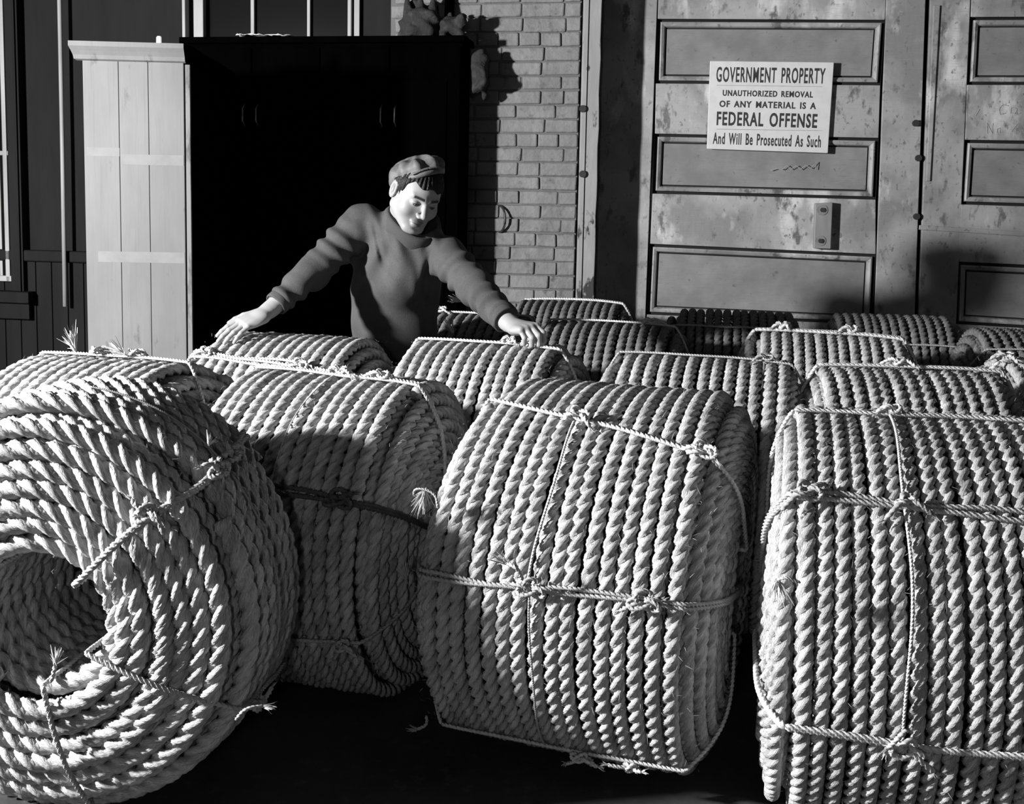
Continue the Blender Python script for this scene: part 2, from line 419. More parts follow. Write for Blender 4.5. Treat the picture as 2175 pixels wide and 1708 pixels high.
# chalk scrawls on the doors
def chalk(name, strokes, label):
    q0 = W(*strokes[0][0], DO); o = empty(name, q0, 0, label, 'chalk writing')
    for st in strokes:
        mbx = MB(); mbx.tube([W(a, b, DO) - nb3 * .0008 for a, b in st], .0022, 5); rel(mbx, o).build('stroke', M['chalk'], o)
    return o
chalk('chalk_scrawl', [[(2142, 225), (2130, 222), (2122, 232), (2124, 243), (2136, 240)], [(2158, 230), (2148, 228), (2146, 240), (2156, 241), (2160, 231), (2160, 243), (2168, 240)],
                       [(2072, 246), (2080, 232)], [(2096, 262), (2097, 284)], [(2096, 262), (2108, 284), (2109, 262)], [(2118, 274), (2124, 272), (2124, 282), (2117, 282), (2118, 274)], [(2150, 262), (2160, 264), (2148, 280), (2164, 280)]],
      'faint white chalk letters on the upper rail of the second door')
chalk('chalk_scribble', [[(1636, 362), (1650, 358), (1662, 360), (1672, 352), (1680, 360), (1692, 352), (1700, 360), (1712, 351), (1722, 358), (1734, 344), (1732, 360)]],
      'faint pencilled scribble on the middle panel just below the notice board')
# ---------------------------------------------------------------- windows, trims at the back left
def window(name, X0, X1, z0, z1, posts, bars, m=M['trim'], fw=.05):
    o = empty(name); tag(o, kind='structure')
    mb = MB(); wbox(mb, X0, X1, z0, z1, .035, .05); mb.build('pane', M['glass_dark'], o)
    for (a, b, f) in posts:
        mb = MB(); wbox(mb, a, b, z0, z1, f, .06); mb.build('muntin', m, o, bevel=.004)
    for (a, b, f) in bars:
        mb = MB(); wbox(mb, X0, X1, a, b, f, .06); mb.build('window_rail', m, o, bevel=.004)
    return o
def WX(px): return W(px, 40)[0]
z_s = W(600, 75)[2]
window('window_1', WX(400), WX(765), z_s - .9, 3.2,
       [(WX(413), WX(434), -.02), (WX(390), WX(397), -.03), (WX(531), WX(539), .01), (WX(651), WX(658), .01), (WX(738), WX(746), .0), (WX(753), WX(765), -.02)],
       [(z_s - .9, z_s - .86, 0), (3.1, 3.2, 0)])
mb = MB(); wbox(mb, WX(765), X_BR0 - .02, 0, 3.4, .01, .06); o = mb.build('trim_2', M['dark_wall']); tag(o, kind='structure')
# window at the left edge of the view
XA = W(8, 300)[0]
zw = W(20, 598)[2]
window('window_2', XA - .9, W(22, 300)[0], zw, 3.0, [(W(-12, 300)[0], W(-6, 300)[0], .02), (W(4, 300)[0], W(13, 300)[0], .0)], [(zw, zw + .03, .0), (W(5, 325)[2] - .012, W(5, 325)[2] + .012, .005)], fw=.05)
mb = MB(); wbox(mb, W(17, 300)[0], W(44, 300)[0], zw - .05, 3.1, -.01, .06); wbox(mb, W(36, 300)[0], W(40, 300)[0], zw - .05, 3.1, -.025, -.01)
o = mb.build('trim_3', M['dark_wall'], None, bevel=.003); tag(o, kind='structure')
mb = MB(); wbox(mb, XA - .95, W(62, 300)[0], zw - .11, zw - .05, -.06, .06); wbox(mb, XA - .95, W(56, 300)[0], zw - .2, zw - .11, -.02, .06)
o = mb.build('trim_4', M['dark_wall'], None, bevel=.005); tag(o, kind='structure')
pb, pt = W(143, 650), W(131, -60)
mb = MB(); mb.tube([pb + [0, -.03, 0], pb * .5 + pt * .5 + [0, -.03, 0], pt * [1, 1, 0] + [0, -.03, 3.38]], .011, 12)
o = mb.build('trim_5', M['trim'], None, smooth=True); tag(o, kind='structure')
# dark downpipe against the brick
q = W(955, 40); mb = MB(); mb.tube([(q[0], q[1] - .028, 0.01), (q[0], q[1] - .028, 3.39)], .024, 14)
o = mb.build('drain_pipe', M['dark_paint_shade'], None, smooth=True); o.data.update(); tag(o, 'dark vertical pipe against the painted brick, above the lockers', 'pipe')
# iron pull handle on the brick
hh = []
for t in np.linspace(0, math.pi, 14):
    a = W(1061, 465 + 28 * math.cos(t)); hh.append(a + np.array([.028 * math.sin(t), -.05 * math.sin(t) - .0, 0]))
mb = MB(); mb.tube(hh, .006, 8); o = mb.build('wall_ring', M['iron'], None, smooth=True); tag(o, 'dark iron pull handle curving out of the brick wall at shoulder height', 'handle')

# ---------------------------------------------------------------- pale cabinet
cz = P(290, 100, 4.3)[2]
c0, c1 = P(181, 400, 4.3), P(393, 400, 4.3)
cab = empty('wooden_cabinet', (c0[0], 4.3, 0), rad(3)); tag(cab, 'tall pale boarded cabinet with moulded top, scuffed side facing the room', 'cabinet')
cw = c1[0] - c0[0]; cd = .85
mb = MB(); mb.box(.012, cw - .012, .012, cd, .0, cz - .03); mb.build('carcass', M['dark_paint_shade'], cab)
xs = [0, .145, .255, cw - .002]
xs = [0, cw * .35, cw * .64, cw - .004]
for a, b in zip(xs[:-1], xs[1:]):
    mb = MB(); mb.box(a + .0008, b - .0008, -.006, .012, .0, cz - .03); mb.build('side_board', M['pale_board'], cab, bevel=.002)
# paler bands where battens were once fixed
for (ya, yb, x0, x1) in ((315, 333, .03, .35), (328, 350, .36, .98), (535, 558, .12, .98)):
    za, zb = P(290, ya, 4.3)[2], P(290, yb, 4.3)[2]
    mb = MB(); mb.box(cw * x0, cw * x1, -.0068, -.0058, zb, za); mb.build('paint_band', M['patch'], cab)
mb = MB()
prof = [(0, -.006, cz - .055), (0, -.018, cz - .05), (0, -.022, cz - .035), (0, -.03, cz - .02), (0, -.04, cz - .004), (0, -.04, cz + .014), (0, .1, cz + .016)]
rows = [[(-.02 - (-p[1] - .006) * .6, p[1], p[2]) for p in prof], [(cw + .004, p[1], p[2]) for p in prof]]
mb.grid(rows); mb.build('cornice', M['pale_board'], cab)
mb = MB(); mb.box(-.04, cw + .02, .0, cd + .02, cz - .03, cz + .014); mb.build('top', M['dark_paint_shade'], cab, bevel=.003)  # pale cabinet's top coloured black to stand in for shade
for k in range(2):
    mb = MB(); mb.box(cw + .002, cw + .020, .01 + k * cd / 2, (k + 1) * cd / 2 - .004, .06, cz - .06)
    dd = mb.build('door', M['dark_paint_shade'], cab, bevel=.003)  # unlit door faces: their shade is put into the colour
mb = MB(); mb.box(cw + .001, cw + .019, -.006, .010, .06, cz - .06); mb.build('door_edge', M['board_edge'], cab, bevel=.002)
# ---------------------------------------------------------------- dark lockers along the wall
lx0, lx1 = -1.62, P(985, 300, 5.24)[0]
lz = P(640, 72, 5.3)[2]
lkr = empty('dark_locker', (lx0, 5.49, 0), math.atan(-.17)); tag(lkr, 'wide black wooden locker with four doors behind the man', 'locker')
lw = (lx1 - lx0); ld = .2
mb = MB(); mb.box(0, lw, .02, ld, .05, lz - .03); mb.box(.03, lw - .03, .05, ld, 0, .05); mb.build('carcass', M['dark_paint_shade'], lkr)
mb = MB(); mb.box(-.02, lw + .02, -.02, ld, lz - .03, lz); mb.build('top', M['dark_paint_shade'], lkr, bevel=.005)
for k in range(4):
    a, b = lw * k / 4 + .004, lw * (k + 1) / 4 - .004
    mb = MB(); mb.box(a, b, 0, .02, .08, lz - .05); d_ = mb.build('door', M['dark_paint_shade'], lkr, bevel=.003)
    mb = MB(); mb.box(a + .06, b - .06, -.008, 0, .2, lz - .2); mb.build('door_panel', M['dark_paint_shade'], d_, bevel=.006)
    hx = b - .03 if k % 2 == 0 else a + .03
    mb = MB(); mb.tube([(hx, -.004, lz - .42), (hx, -.03, lz - .40), (hx, -.03, lz - .34), (hx, -.004, lz - .32)], .004, 8); mb.build('handle', M['metal'], d_, smooth=True)

# ================================================================ ROPE
def sm_noise(rs, n_terms, fmin, fmax):
    f = rs.uniform(fmin, fmax, n_terms); p = rs.uniform(0, 6.283, n_terms); a = rs.uniform(.5, 1, n_terms); a /= np.sqrt((a ** 2).sum() / 2) + 1e-9
    return lambda t: (np.sin(np.asarray(t)[..., None] * f + p) * a).sum(-1) * .75

def trefoil(n_str, per):
    """cross-section of an n-strand rope: angle and radius (unit) per vertex"""
    half = math.pi / n_str; A = []; Rr = []
    c, a = (.50, .51) if n_str == 3 else (.55, .47)
    ds = np.linspace(-half, half, per + 1)[:-1]
    for k in range(n_str):
        for d in ds:
            A.append(k * 2 * half + d); Rr.append(c * math.cos(d) + math.sqrt(max(a * a - (c * math.sin(d)) ** 2, .015)))
    Rr = np.array(Rr); return np.array(A), Rr / Rr.max()

def resample(pts, ds):
    seg = np.linalg.norm(np.diff(pts, axis=0), axis=1); s = np.concatenate([[0], np.cumsum(seg)])
    n = max(3, int(s[-1] / ds)); t = np.linspace(0, s[-1], n)
    return np.stack([np.interp(t, s, pts[:, i]) for i in range(3)], 1), t, s

def sweep(paths, R, lay, seg, per=5, n_str=3, taper=False):
    """sweep a twisted strand cross-section along polylines. paths: list of (pts, normals or None). returns V,F,tris,fibre,crease"""
    A, rho = trefoil(n_str, per); m = len(A)
    Vs, Fs, Ts, At = [], [], [], []; base = 0
    for k, (pts, nr) in enumerate(paths):
        P_, t, s = resample(np.asarray(pts, float), lay / seg)
        n = len(P_)
        T = np.gradient(P_, axis=0); T /= np.linalg.norm(T, axis=1)[:, None] + 1e-9
        if nr is None:
            # parallel transport
            N = np.zeros_like(T); u = np.cross(T[0], [0, 0, 1.0]);
            if np.linalg.norm(u) < .1: u = np.cross(T[0], [1.0, 0, 0])
            N[0] = u / np.linalg.norm(u)
            for i in range(1, n):
                v = N[i - 1] - T[i] * N[i - 1].dot(T[i]); N[i] = v / (np.linalg.norm(v) + 1e-9)
        else:
            N = np.stack([np.interp(t, s, np.asarray(nr)[:, i]) for i in range(3)], 1)
            N -= T * (N * T).sum(1)[:, None]; N /= np.linalg.norm(N, axis=1)[:, None] + 1e-9
        B = np.cross(T, N)
        tw = t * 2 * math.pi / lay + k * 1.3
        th = A[None] + tw[:, None]
        Rs = np.full(n, R)
        if taper: Rs = R * np.clip(np.minimum(t, t[-1] - t) / (R * 1.5) + .55, 0, 1)
        rr = rho[None] * Rs[:, None]
        V = P_[:, None] + rr[..., None] * (np.cos(th)[..., None] * N[:, None] + np.sin(th)[..., None] * B[:, None])
        i, j = np.meshgrid(np.arange(n - 1), np.arange(m), indexing='ij'); j2 = (j + 1) % m
        Fq = np.stack([i * m + j, i * m + j2, (i + 1) * m + j2, (i + 1) * m + j], -1).reshape(-1, 4) + base
        ta = A[None] + .45 * tw[:, None]
        fb = np.stack([np.repeat(t[:, None], m, 1) + k * 3.7, np.cos(ta), np.sin(ta)], -1).reshape(-1, 3)
        Vs += [V.reshape(-1, 3), P_[[0, -1]]]; At += [fb, fb[[0, -1]]]
        c0, c1 = base + n * m, base + n * m + 1; jj = np.arange(m)
        Ts.append(np.stack([np.full(m, c0), base + (jj + 1) % m, base + jj], 1))
        Ts.append(np.stack([np.full(m, c1), base + (n - 1) * m + jj, base + (n - 1) * m + (jj + 1) % m], 1))
        Fs.append(Fq); base += n * m + 2
    return np.concatenate(Vs), np.concatenate(Fs), np.concatenate(Ts), np.concatenate(At)

class Coil:
    def __init__(s, R, Rin, L, D, seed, near=True, full=False, lump=1.0, shoulder=.9, sag=1.0, turns=1.7, gap=1.0):
        s.R, s.Rin, s.L, s.D = R, Rin, L, D
        rs = s.rs = np.random.RandomState(seed)
        s.e = rs.uniform(-1, 1, 6) * lump; s.p = rs.uniform(0, 6.28, 6); s.near = near
        s.sh = shoulder; s.turns = turns; s.gap = gap; s.sag = sag
        s.nl = max(3, int(round((R - Rin) / (D * .93)))); s.dr = (R - Rin) / s.nl
    def deform(s, x, r, ph):
        """coil coordinates -> local xyz (axis X, up Z, front -Y; ph 0 = up, 90deg = front)"""
        q = r / s.R; u = x / (s.L / 2)
        f = 1 + q * (.014 * s.e[0] * np.cos(2 * ph + s.p[0]) + .012 * s.e[1] * np.cos(3 * ph + s.p[1]) + .008 * s.e[2] * np.cos(2 * ph + u * 2 + s.p[2]))
        f = f - .02 * s.sh * np.abs(u) ** 3 * q
        rr = r * f
        X = x + .016 * s.e[3] * np.cos(ph + s.p[3]) * u + .012 * s.e[4] * np.cos(ph + s.p[4])
        Y = -rr * np.sin(ph); Z = rr * np.cos(ph)
        # flattened where it stands on the floor
        lim = -(s.R * .965); Z = np.where(Z < lim, lim + (Z - lim) * .25, Z)
        return np.stack([X, Y, Z + s.R * .965 + .004], -1)
    def hw(s, k):
        o = s.nl - 1 - k   # 0 = outermost
        return s.L / 2 - s.D / 2 - s.D * s.sh * (1.35, .85, .45, .18, .05, 0)[min(o, 5)]
    def xface(s, r):
        rk = [s.Rin] + [s.rk(k) for k in range(s.nl)] + [s.R]; xk = [s.hw(0)] + [s.hw(k) for k in range(s.nl)] + [s.hw(s.nl - 1) - s.D * .3]
        return np.interp(r, rk, xk) + s.D * .5
    def rk(s, k): return s.Rin + (k + .5) * s.dr
    def layer_path(s, k, start=0.0):
        hw = s.hw(k); pitch = s.D * 1.035; N = 2 * hw / pitch
        t = np.arange(0, N, 1 / 90.); rs = s.rs
        n1, n2 = sm_noise(rs, 5, 2, 9), sm_noise(rs, 5, 2, 8)
        # every turn shares a slow wander so that neighbours nest, plus its own jitter
        x = -hw + t * pitch + s.D * (.07 * n1(t)); r = s.rk(k) + s.D * (.05 * n2(t))
        ph = start + t * 2 * math.pi
        return x, r, ph
    def end_path(s, k, side, T, start):
        """two end turns joining layer k and k-1 on one side"""
        if k >= s.nl - 3: T = T + 1.4
        u = np.arange(-T, T, 1 / 90.); rs = s.rs; pitch = s.D * 1.035
        n1, n2 = sm_noise(rs, 6, 2, 9), sm_noise(rs, 5, 2, 8)
        st = 1 / (1 + np.exp(-u * 40)); r = s.rk(k) + (s.rk(k - 1) - s.rk(k)) * st
        hwm = s.hw(k) + (s.hw(k - 1) - s.hw(k)) * st
        x = side * (hwm - np.logaddexp(0, (np.abs(u) - .92) * 14) / 14 * pitch * 1.15 + s.D * .16 * s.gap * n1(u))
        r = r + s.D * (.07 * s.gap * n2(u)); ph = start + u * 2 * math.pi * side
        return x, r, ph
    def rope_mesh(s, seg=10, per=5, fuzz=900):
        paths = []
        def add(x, r, ph):
            P_ = s.deform(x, r, ph); Q = s.deform(x, r - .02, ph); N = P_ - Q
            paths.append((P_, N))
        add(*s.layer_path(s.nl - 1, s.rs.uniform(0, 6)))
        add(*s.layer_path(0, s.rs.uniform(0, 6)))
        st = s.rs.uniform(0, 6)
        for side in (1, -1):
            k = s.nl - 2 if side == 1 else s.nl - 3
            x, r, ph = s.end_path(s.nl - 1, side, .55, st) if side == -1 else (None, None, None)
            if x is not None and s.nl > 2:
                # the second layer shows in the shoulder of this side
                add(*s.end_path(s.nl - 2, side, s.turns, s.rs.uniform(0, 6)))
                k = s.nl - 4
            while k >= 1:
                T = s.turns
                add(*s.end_path(k, side, T, s.rs.uniform(0, 6))); k -= 2
            if k == 0: pass
        V, Fq, T, at = sweep(paths, s.D * .545, s.D * 3.05, seg, per)
        if fuzz:
            rs = s.rs; n = fuzz; x = rs.uniform(-s.L / 2, s.L / 2, n) * .93; ph = rs.uniform(-1.2, 2.6, n)
            b = s.deform(x, np.full(n, s.R - s.D * .12), ph); nr = b - s.deform(x, np.full(n, s.R - .04), ph); nr /= np.linalg.norm(nr, axis=1)[:, None]
            tdir = rs.normal(size=(n, 3)); tdir -= nr * (tdir * nr).sum(1)[:, None] * .6; tdir /= np.linalg.norm(tdir, axis=1)[:, None]
            ln = rs.uniform(.006, .02, n)[:, None]; wv = np.cross(tdir, nr); wv /= np.linalg.norm(wv, axis=1)[:, None]; wv *= .00028
            mid = b + tdir * ln * .5 + nr * ln * .22; end = b + tdir * ln + nr * ln * rs.uniform(0, .5, n)[:, None]
            V2 = np.concatenate([b - wv, b + wv, mid + wv, mid - wv, end]); o = len(V); I = np.arange(n)
            Fq = np.concatenate([Fq, np.stack([o + I, o + n + I, o + 2 * n + I, o + 3 * n + I], 1)])
            T = np.concatenate([T, np.stack([o + 3 * n + I, o + 2 * n + I, o + 4 * n + I], 1)])
            V = np.concatenate([V, V2]); at = np.concatenate([at, np.zeros((5 * n, 3)) + .5])
        return V, Fq, T, at
    # points for bindings
    def on(s, u, ph, lift=0.0):
        x = np.asarray(u, float) * (s.hw(s.nl - 1) + s.D * .22)
        ph = np.asarray(ph, float) + x * 0
        r = s.R + lift
        return s.deform(x, r, ph)

def cord_obj(paths, r, m, parent, name='binding_cord', lay=None, seg=7):
    V, Fq, T, at = sweep([(p, None) for p in paths], r, lay or r * 6.2, seg, 3, taper=True)
    return mesh_np(name, V, Fq, m, parent, True, {'fibre': at}, T)

def smooth_pts(p, it=2):
    p = np.array(p, float)
    for _ in range(it):
        q = [p[0]]
        for a, b in zip(p[:-1], p[1:]): q += [a * .75 + b * .25, a * .25 + b * .75]
        q.append(p[-1]); p = np.array(q)
    return p

def knot(center, nrmv, size, r, m, parent, seed=0, tails=2, fray=True, name='knot'):
    rs = np.random.RandomState(abs(seed)); t = np.linspace(0, 2 * math.pi, 60)
    nrmv = np.array(nrmv, float); nrmv /= np.linalg.norm(nrmv)
    a = np.cross(nrmv, [0, 0, 1]); a /= np.linalg.norm(a) + 1e-9; b = np.cross(nrmv, a)
    k1 = (np.sin(t) + 2 * np.sin(2 * t)) / 3; k2 = (np.cos(t) - 2 * np.cos(2 * t)) / 3; k3 = -np.sin(3 * t)
    c = np.array(center, float)
    pts = c + size * (k1[:, None] * a * 1.3 + k2[:, None] * b * .8) + nrmv * (k3[:, None] * r * 1.4 + r * 1.5)
    paths = [pts]
    for k in range(tails):
        d = a * rs.uniform(.6, 1.2) * (1 if k % 2 else -1) + b * rs.uniform(-1, 1); d /= np.linalg.norm(d)
        L = rs.uniform(.025, .055)
        p = smooth_pts([c + nrmv * r, c + d * L * .4 + nrmv * (r * 3), c + d * L + nrmv * r * 1.5 + np.array([0, 0, -.01])])
        paths.append(p)
    o = cord_obj(paths, r, m, parent, name)
    if fray:
        for p in paths[1:]: tassel(p[-1], p[-1] - p[-3], .012, m, o, rs.randint(1000), 14, .3)
    return o
def tassel(tip, d, L, m, parent, seed, n=30, spread=.45, name='frayed_end', wd=.0009):
    rs = np.random.RandomState(seed); d = np.array(d, float); d /= np.linalg.norm(d); tip = np.array(tip, float)
    V = []; Fq = []
    for i in range(n):
        v = d + rs.normal(size=3) * spread * .6; v /= np.linalg.norm(v); ln = L * rs.uniform(.6, 1.15)
        wv = np.cross(v, rs.normal(size=3)); wv = wv / np.linalg.norm(wv) * wd
        e0 = tip + rs.normal(size=3) * .0015; b = len(V)
        bend = rs.normal(size=3) * .08 * L
        V += [e0 - wv, e0 + wv, e0 + v * ln * .5 + bend + wv, e0 + v * ln * .5 + bend - wv, e0 + v * ln + bend * 2.2 + wv * .3, e0 + v * ln + bend * 2.2 - wv * .3]
        Fq += [(b, b + 1, b + 2, b + 3), (b + 3, b + 2, b + 4, b + 5)]
    return mesh_np(name, V, Fq, m, parent, True, {'fibre': np.random.RandomState(seed).uniform(0, 1, (len(V), 3))})

def tie(coil, root, ph, slope=0.0, r=.0048, m=None, double=False, knots=(), bow=0.0, seed=0, loose=0.0, gap=.012, half=False, tri=False):
    """one binding: along the outside at angle ph (deg), down both end faces, back through the bore"""
    m = m or M['cord']; rs = np.random.RandomState(seed + 7)
    paths = []
    nz = sm_noise(rs, 3, 2, 5)
    for k in range(3 if tri else 2 if double else 1):
        off = (k - .5) * gap if double else 0
        if tri: off = (k - 1) * gap
        u = np.linspace(-1.0, 1.0, 40)
        cross = math.cos(k * math.pi) * .0
        p = rad(ph) + rad(slope) * u + rad(bow) * (1 - u * u) + off / coil.R * (1 + .5 * np.sin(u * 5 + k)) + .006 * nz(u * 1.5 + k * .3)
        top = coil.on(u, p, r * .6 + .002)
        # right face down to the bore, through, and up the left face
        def face(side, pe):
            q = np.linspace(0.0, 1, 11); rr = coil.R - coil.D * .35 - (coil.R - coil.D * .35 - coil.Rin) * q
            lift = loose * np.sin(q * math.pi)
            return coil.deform(side * (coil.xface(rr) + r * .7 + .002 + lift), rr, np.full(11, pe) + loose * 4 * np.sin(q * 3.1))
        fr, fl_ = face(1, p[-1]), face(-1, p[0])[::-1]
        bore = coil.deform(np.linspace(coil.L / 2 + coil.D * .1, -coil.L / 2 - coil.D * .1, 8), np.full(8, coil.Rin - .004), np.linspace(p[-1], p[0], 8))
        loop = np.concatenate([top, fr, bore, fl_, top[:1]])
        paths.append(smooth_pts(loop, 1))
    o = cord_obj(paths, r, m, root)
    for kn in knots:
        uu, sz = kn[0], kn[1]
        pp = rad(ph) + rad(slope) * uu + rad(bow) * (1 - uu * uu)
        c = coil.on(uu, pp, r * 1.2 + .004); n_ = c - coil.on(uu, pp, -.05)
        knot(c, n_, sz, r * .95, m, root, abs(seed * 7 + int(uu * 50) + 60))
    return o
def hoop(coil, root, uu, ph0, ph1, r=.003, m=None, wob=.02, name='cross_string', seed=1, uend=None, lift=.0):
    """thin string running round the coil between two angles (deg)"""
    nz = sm_noise(np.random.RandomState(seed), 3, 1, 4); ph = np.radians(np.linspace(ph0, ph1, 30)); U = np.linspace(uu, uu if uend is None else uend, 30)
    p = coil.on(U + wob * nz(ph * 2), ph, r + .001 + lift)
    return cord_obj([smooth_pts(p, 1)], r, m or M['cord'], root, name)

def place_coil(coil, data, label, X, Y, yaw, name='rope_coil', z=0.0, spin=0.0):
    root = empty(name, (X, Y, z), -rad(yaw), label, 'rope coil', 'coils of rope standing in rows on the floor')
    if isinstance(data, bpy.types.Mesh):
        o = bpy.data.objects.new('rope', data); link(o, root)
    else:
        V, Fq, T, at = data
        o = mesh_np('rope', V, Fq, M['rope'], root, True, {'fibre': at}, T)
    return root, o

# ---- front row
FL = Coil(.418, .128, .43, .0375, 11, lump=.6, shoulder=1.2, turns=1.9, gap=1.5)
r_, o_ = place_coil(FL, FL.rope_mesh(10, 5, 1200), 'rope coil nearest the camera, its bored end face turned towards us', -.868, 2.215, 97)
tie(FL, r_, -47, slope=-3, r=.0066, m=M['cord_mid'], double=True, gap=.009, knots=[(.75, .026), (.1, .03)], seed=1, loose=.010)
tie(FL, r_, -116, slope=2, r=.0056, m=M['cord_mid'], knots=[(.6, .016)], seed=2, loose=.010)
tie(FL, r_, -168, r=.0056, m=M['cord_mid'], knots=[(.9, .02)], seed=3, loose=.010)
tie(FL, r_, 40, r=.0058, m=M['cord_mid'], seed=4)
hoop(FL, r_, .25, -5, -100, r=.0024, m=M['cord_mid'], seed=5)
knot(FL.deform(FL.xface(.33) + .012, .33, rad(-47)), (1, 0, 0), .022, .006, M['cord_mid'], r_, 77)
B1 = Coil(.392, .11, .59, .0322, 12, lump=1.0, shoulder=1.0)
r_, o_ = place_coil(B1, B1.rope_mesh(9, 5, 900), 'rope coil half shaded behind the nearest one, light twine over its crest', -.44, 2.76, 18)
tie(B1, r_, 2, slope=5, r=.005, double=True, knots=[(.05, .02), (.55, .02)], seed=11, loose=.0)
tie(B1, r_, 62, slope=3, r=.006, m=M['cord_dark'], double=True, knots=[(.75, .028)], seed=12)
tie(B1, r_, 112, slope=-2, r=.0048, m=M['cord_mid'], knots=[(.85, .02)], seed=13)
hoop(B1, r_, 0.0, -5, 60, r=.0018, seed=14)
B2 = Coil(.41, .12, .60, .0302, 13, lump=1.2, shoulder=.95, turns=1.9)
B2.e[0] = 1.6; B2.p[0] = 1.9
r_, o_ = place_coil(B2, B2.rope_mesh(10, 5, 1000), 'rope coil in the middle of the front row, brightly lit upper half', .225, 2.44, 21)
tie(B2, r_, 27, slope=9, r=.0055, knots=[(-.12, .022), (.95, .024)], seed=21)
tie(B2, r_, 80, slope=-1, r=.0050, m=M['cord_mid'], double=True, gap=.007, knots=[(-.1, .024), (.72, .026)], seed=22)
tie(B2, r_, 137, slope=0, r=.0046, m=M['cord'], knots=[(.2, .02), (.6, .014)], seed=23, loose=.01)
hoop(B2, r_, -.13, 25, 80, r=.0032, seed=24, uend=-.13)
hoop(B2, r_, -.10, 80, 140, r=.0026, m=M['cord_mid'], seed=25)
B3 = Coil(.41, .12, .64, .0285, 14, lump=.8, shoulder=.8)
r_, o_ = place_coil(B3, B3.rope_mesh(10, 5, 900), 'rope coil at the right of the front row, two light cords across its front', .85, 2.16, 11)
tie(B3, r_, 4, r=.0048, knots=[(-.34, .014)], seed=31)
tie(B3, r_, 45, slope=2, r=.0056, m=M['cord_mid'], double=True, gap=.012, knots=[(-.34, .014), (-.93, .022)], seed=32)
tie(B3, r_, 102, slope=1, r=.0058, double=True, gap=.004, knots=[(-.32, .022)], seed=33)
hoop(B3, r_, -.34, -8, 102, r=.0034, seed=34)

# ---- rows behind
mid_specs = []
MC = [Coil(.395, .11, .58, .0335, 40 + i, lump=1.1, shoulder=1.0, turns=1.5) for i in range(2)]
MCd = []
for c in MC:
    V, Fq, T, at = c.rope_mesh(8, 4, 700); h = mesh_np('rope', V, Fq, M['rope'], None, True, {'fibre': at}, T)
    MCd.append(h.data); bpy.data.objects.remove(h)
def back_coil(i, label, X, Y, yaw, ties, in_shade=False):
    c = MC[i]; root, o = place_coil(c, MCd[i], label, X, Y, yaw)
    if in_shade:
        o.material_slots[0].link = 'OBJECT'; o.material_slots[0].material = M['rope_dark']  # rope copy with the shade in its colour
    for k, t in enumerate(ties):
        tie(c, root, **t)
    return root
C = M['cord']; CM = M['cord_mid']; CD = M['cord_dark']
r0 = back_coil(0, 'rope coil farthest left in the second row, in front of the pale cabinet', -1.06, 2.87, 20,
          [dict(ph=-4, knots=[(-.2, .02), (.3, .02)], seed=51), dict(ph=48, m=CD, r=.007, double=True, seed=52, knots=[(-.1, .03)])])
r1 = back_coil(1, 'rope coil the man rests his flat hand on', -.70, 3.50, 17,
          [dict(ph=32, slope=3, double=True, tri=True, r=.0055, gap=.012, seed=53, knots=[(-.8, .02), (.55, .025)]), dict(ph=110, m=CM, seed=54)])
r2 = back_coil(0, 'rope coil whose twine the man is tying', -.065, 3.39, 16,
          [dict(ph=4, slope=4, r=.0055, knots=[(.62, .025), (.3, .015)], seed=55), dict(ph=100, m=CM, seed=56)])
r3 = back_coil(1, 'rope coil directly behind the bright middle coil of the front row', .55, 3.17, 16,
          [dict(ph=2, slope=3, m=CM, r=.004, seed=57, knots=[(.7, .02)]), dict(ph=100, m=CM, seed=58)])
r4 = back_coil(0, 'rope coil directly behind the right one of the front row', 1.08, 2.97, 10,
          [dict(ph=-2, slope=1, r=.0055, double=True, gap=.006, seed=59, knots=[(-.1, .022)]), dict(ph=100, m=CM, seed=60)], in_shade=False)
r5 = back_coil(1, 'rope coil cut by the right edge of the photo, second row', 1.70, 3.30, 8,
          [dict(ph=12, slope=2, r=.0065, double=True, gap=.007, seed=61, knots=[(-.95, .02)])])
r6 = back_coil(1, 'rope coil in the third row with thick light twine, behind the coil with grey twine', 1.10, 3.86, 14,
          [dict(ph=2, slope=4, r=.007, tri=True, gap=.008, seed=62, knots=[(-.6, .02), (.3, .02)])])
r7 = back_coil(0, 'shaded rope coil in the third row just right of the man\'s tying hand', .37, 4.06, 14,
          [dict(ph=0, slope=6, r=.0048, seed=63, knots=[(.6, .02)])], in_shade=True)
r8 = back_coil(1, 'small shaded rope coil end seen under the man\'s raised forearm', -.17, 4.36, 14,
          [dict(ph=5, slope=0, r=.005, seed=64, knots=[(-.5, .03)])], in_shade=True)
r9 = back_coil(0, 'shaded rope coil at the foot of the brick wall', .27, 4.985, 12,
          [dict(ph=-4, slope=10, r=.006, double=True, seed=65)], in_shade=True)
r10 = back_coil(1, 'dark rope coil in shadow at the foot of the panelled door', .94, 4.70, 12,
          [dict(ph=30, slope=0, r=.0045, m=CM, seed=66)], in_shade=True)
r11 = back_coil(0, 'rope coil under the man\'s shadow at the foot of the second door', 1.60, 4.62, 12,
          [dict(ph=40, slope=0, r=.0045, m=CM, seed=67)], in_shade=True)
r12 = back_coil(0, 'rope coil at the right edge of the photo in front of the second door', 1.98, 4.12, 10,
          [dict(ph=30, slope=0, r=.0045, m=CM, seed=68)], in_shade=True)

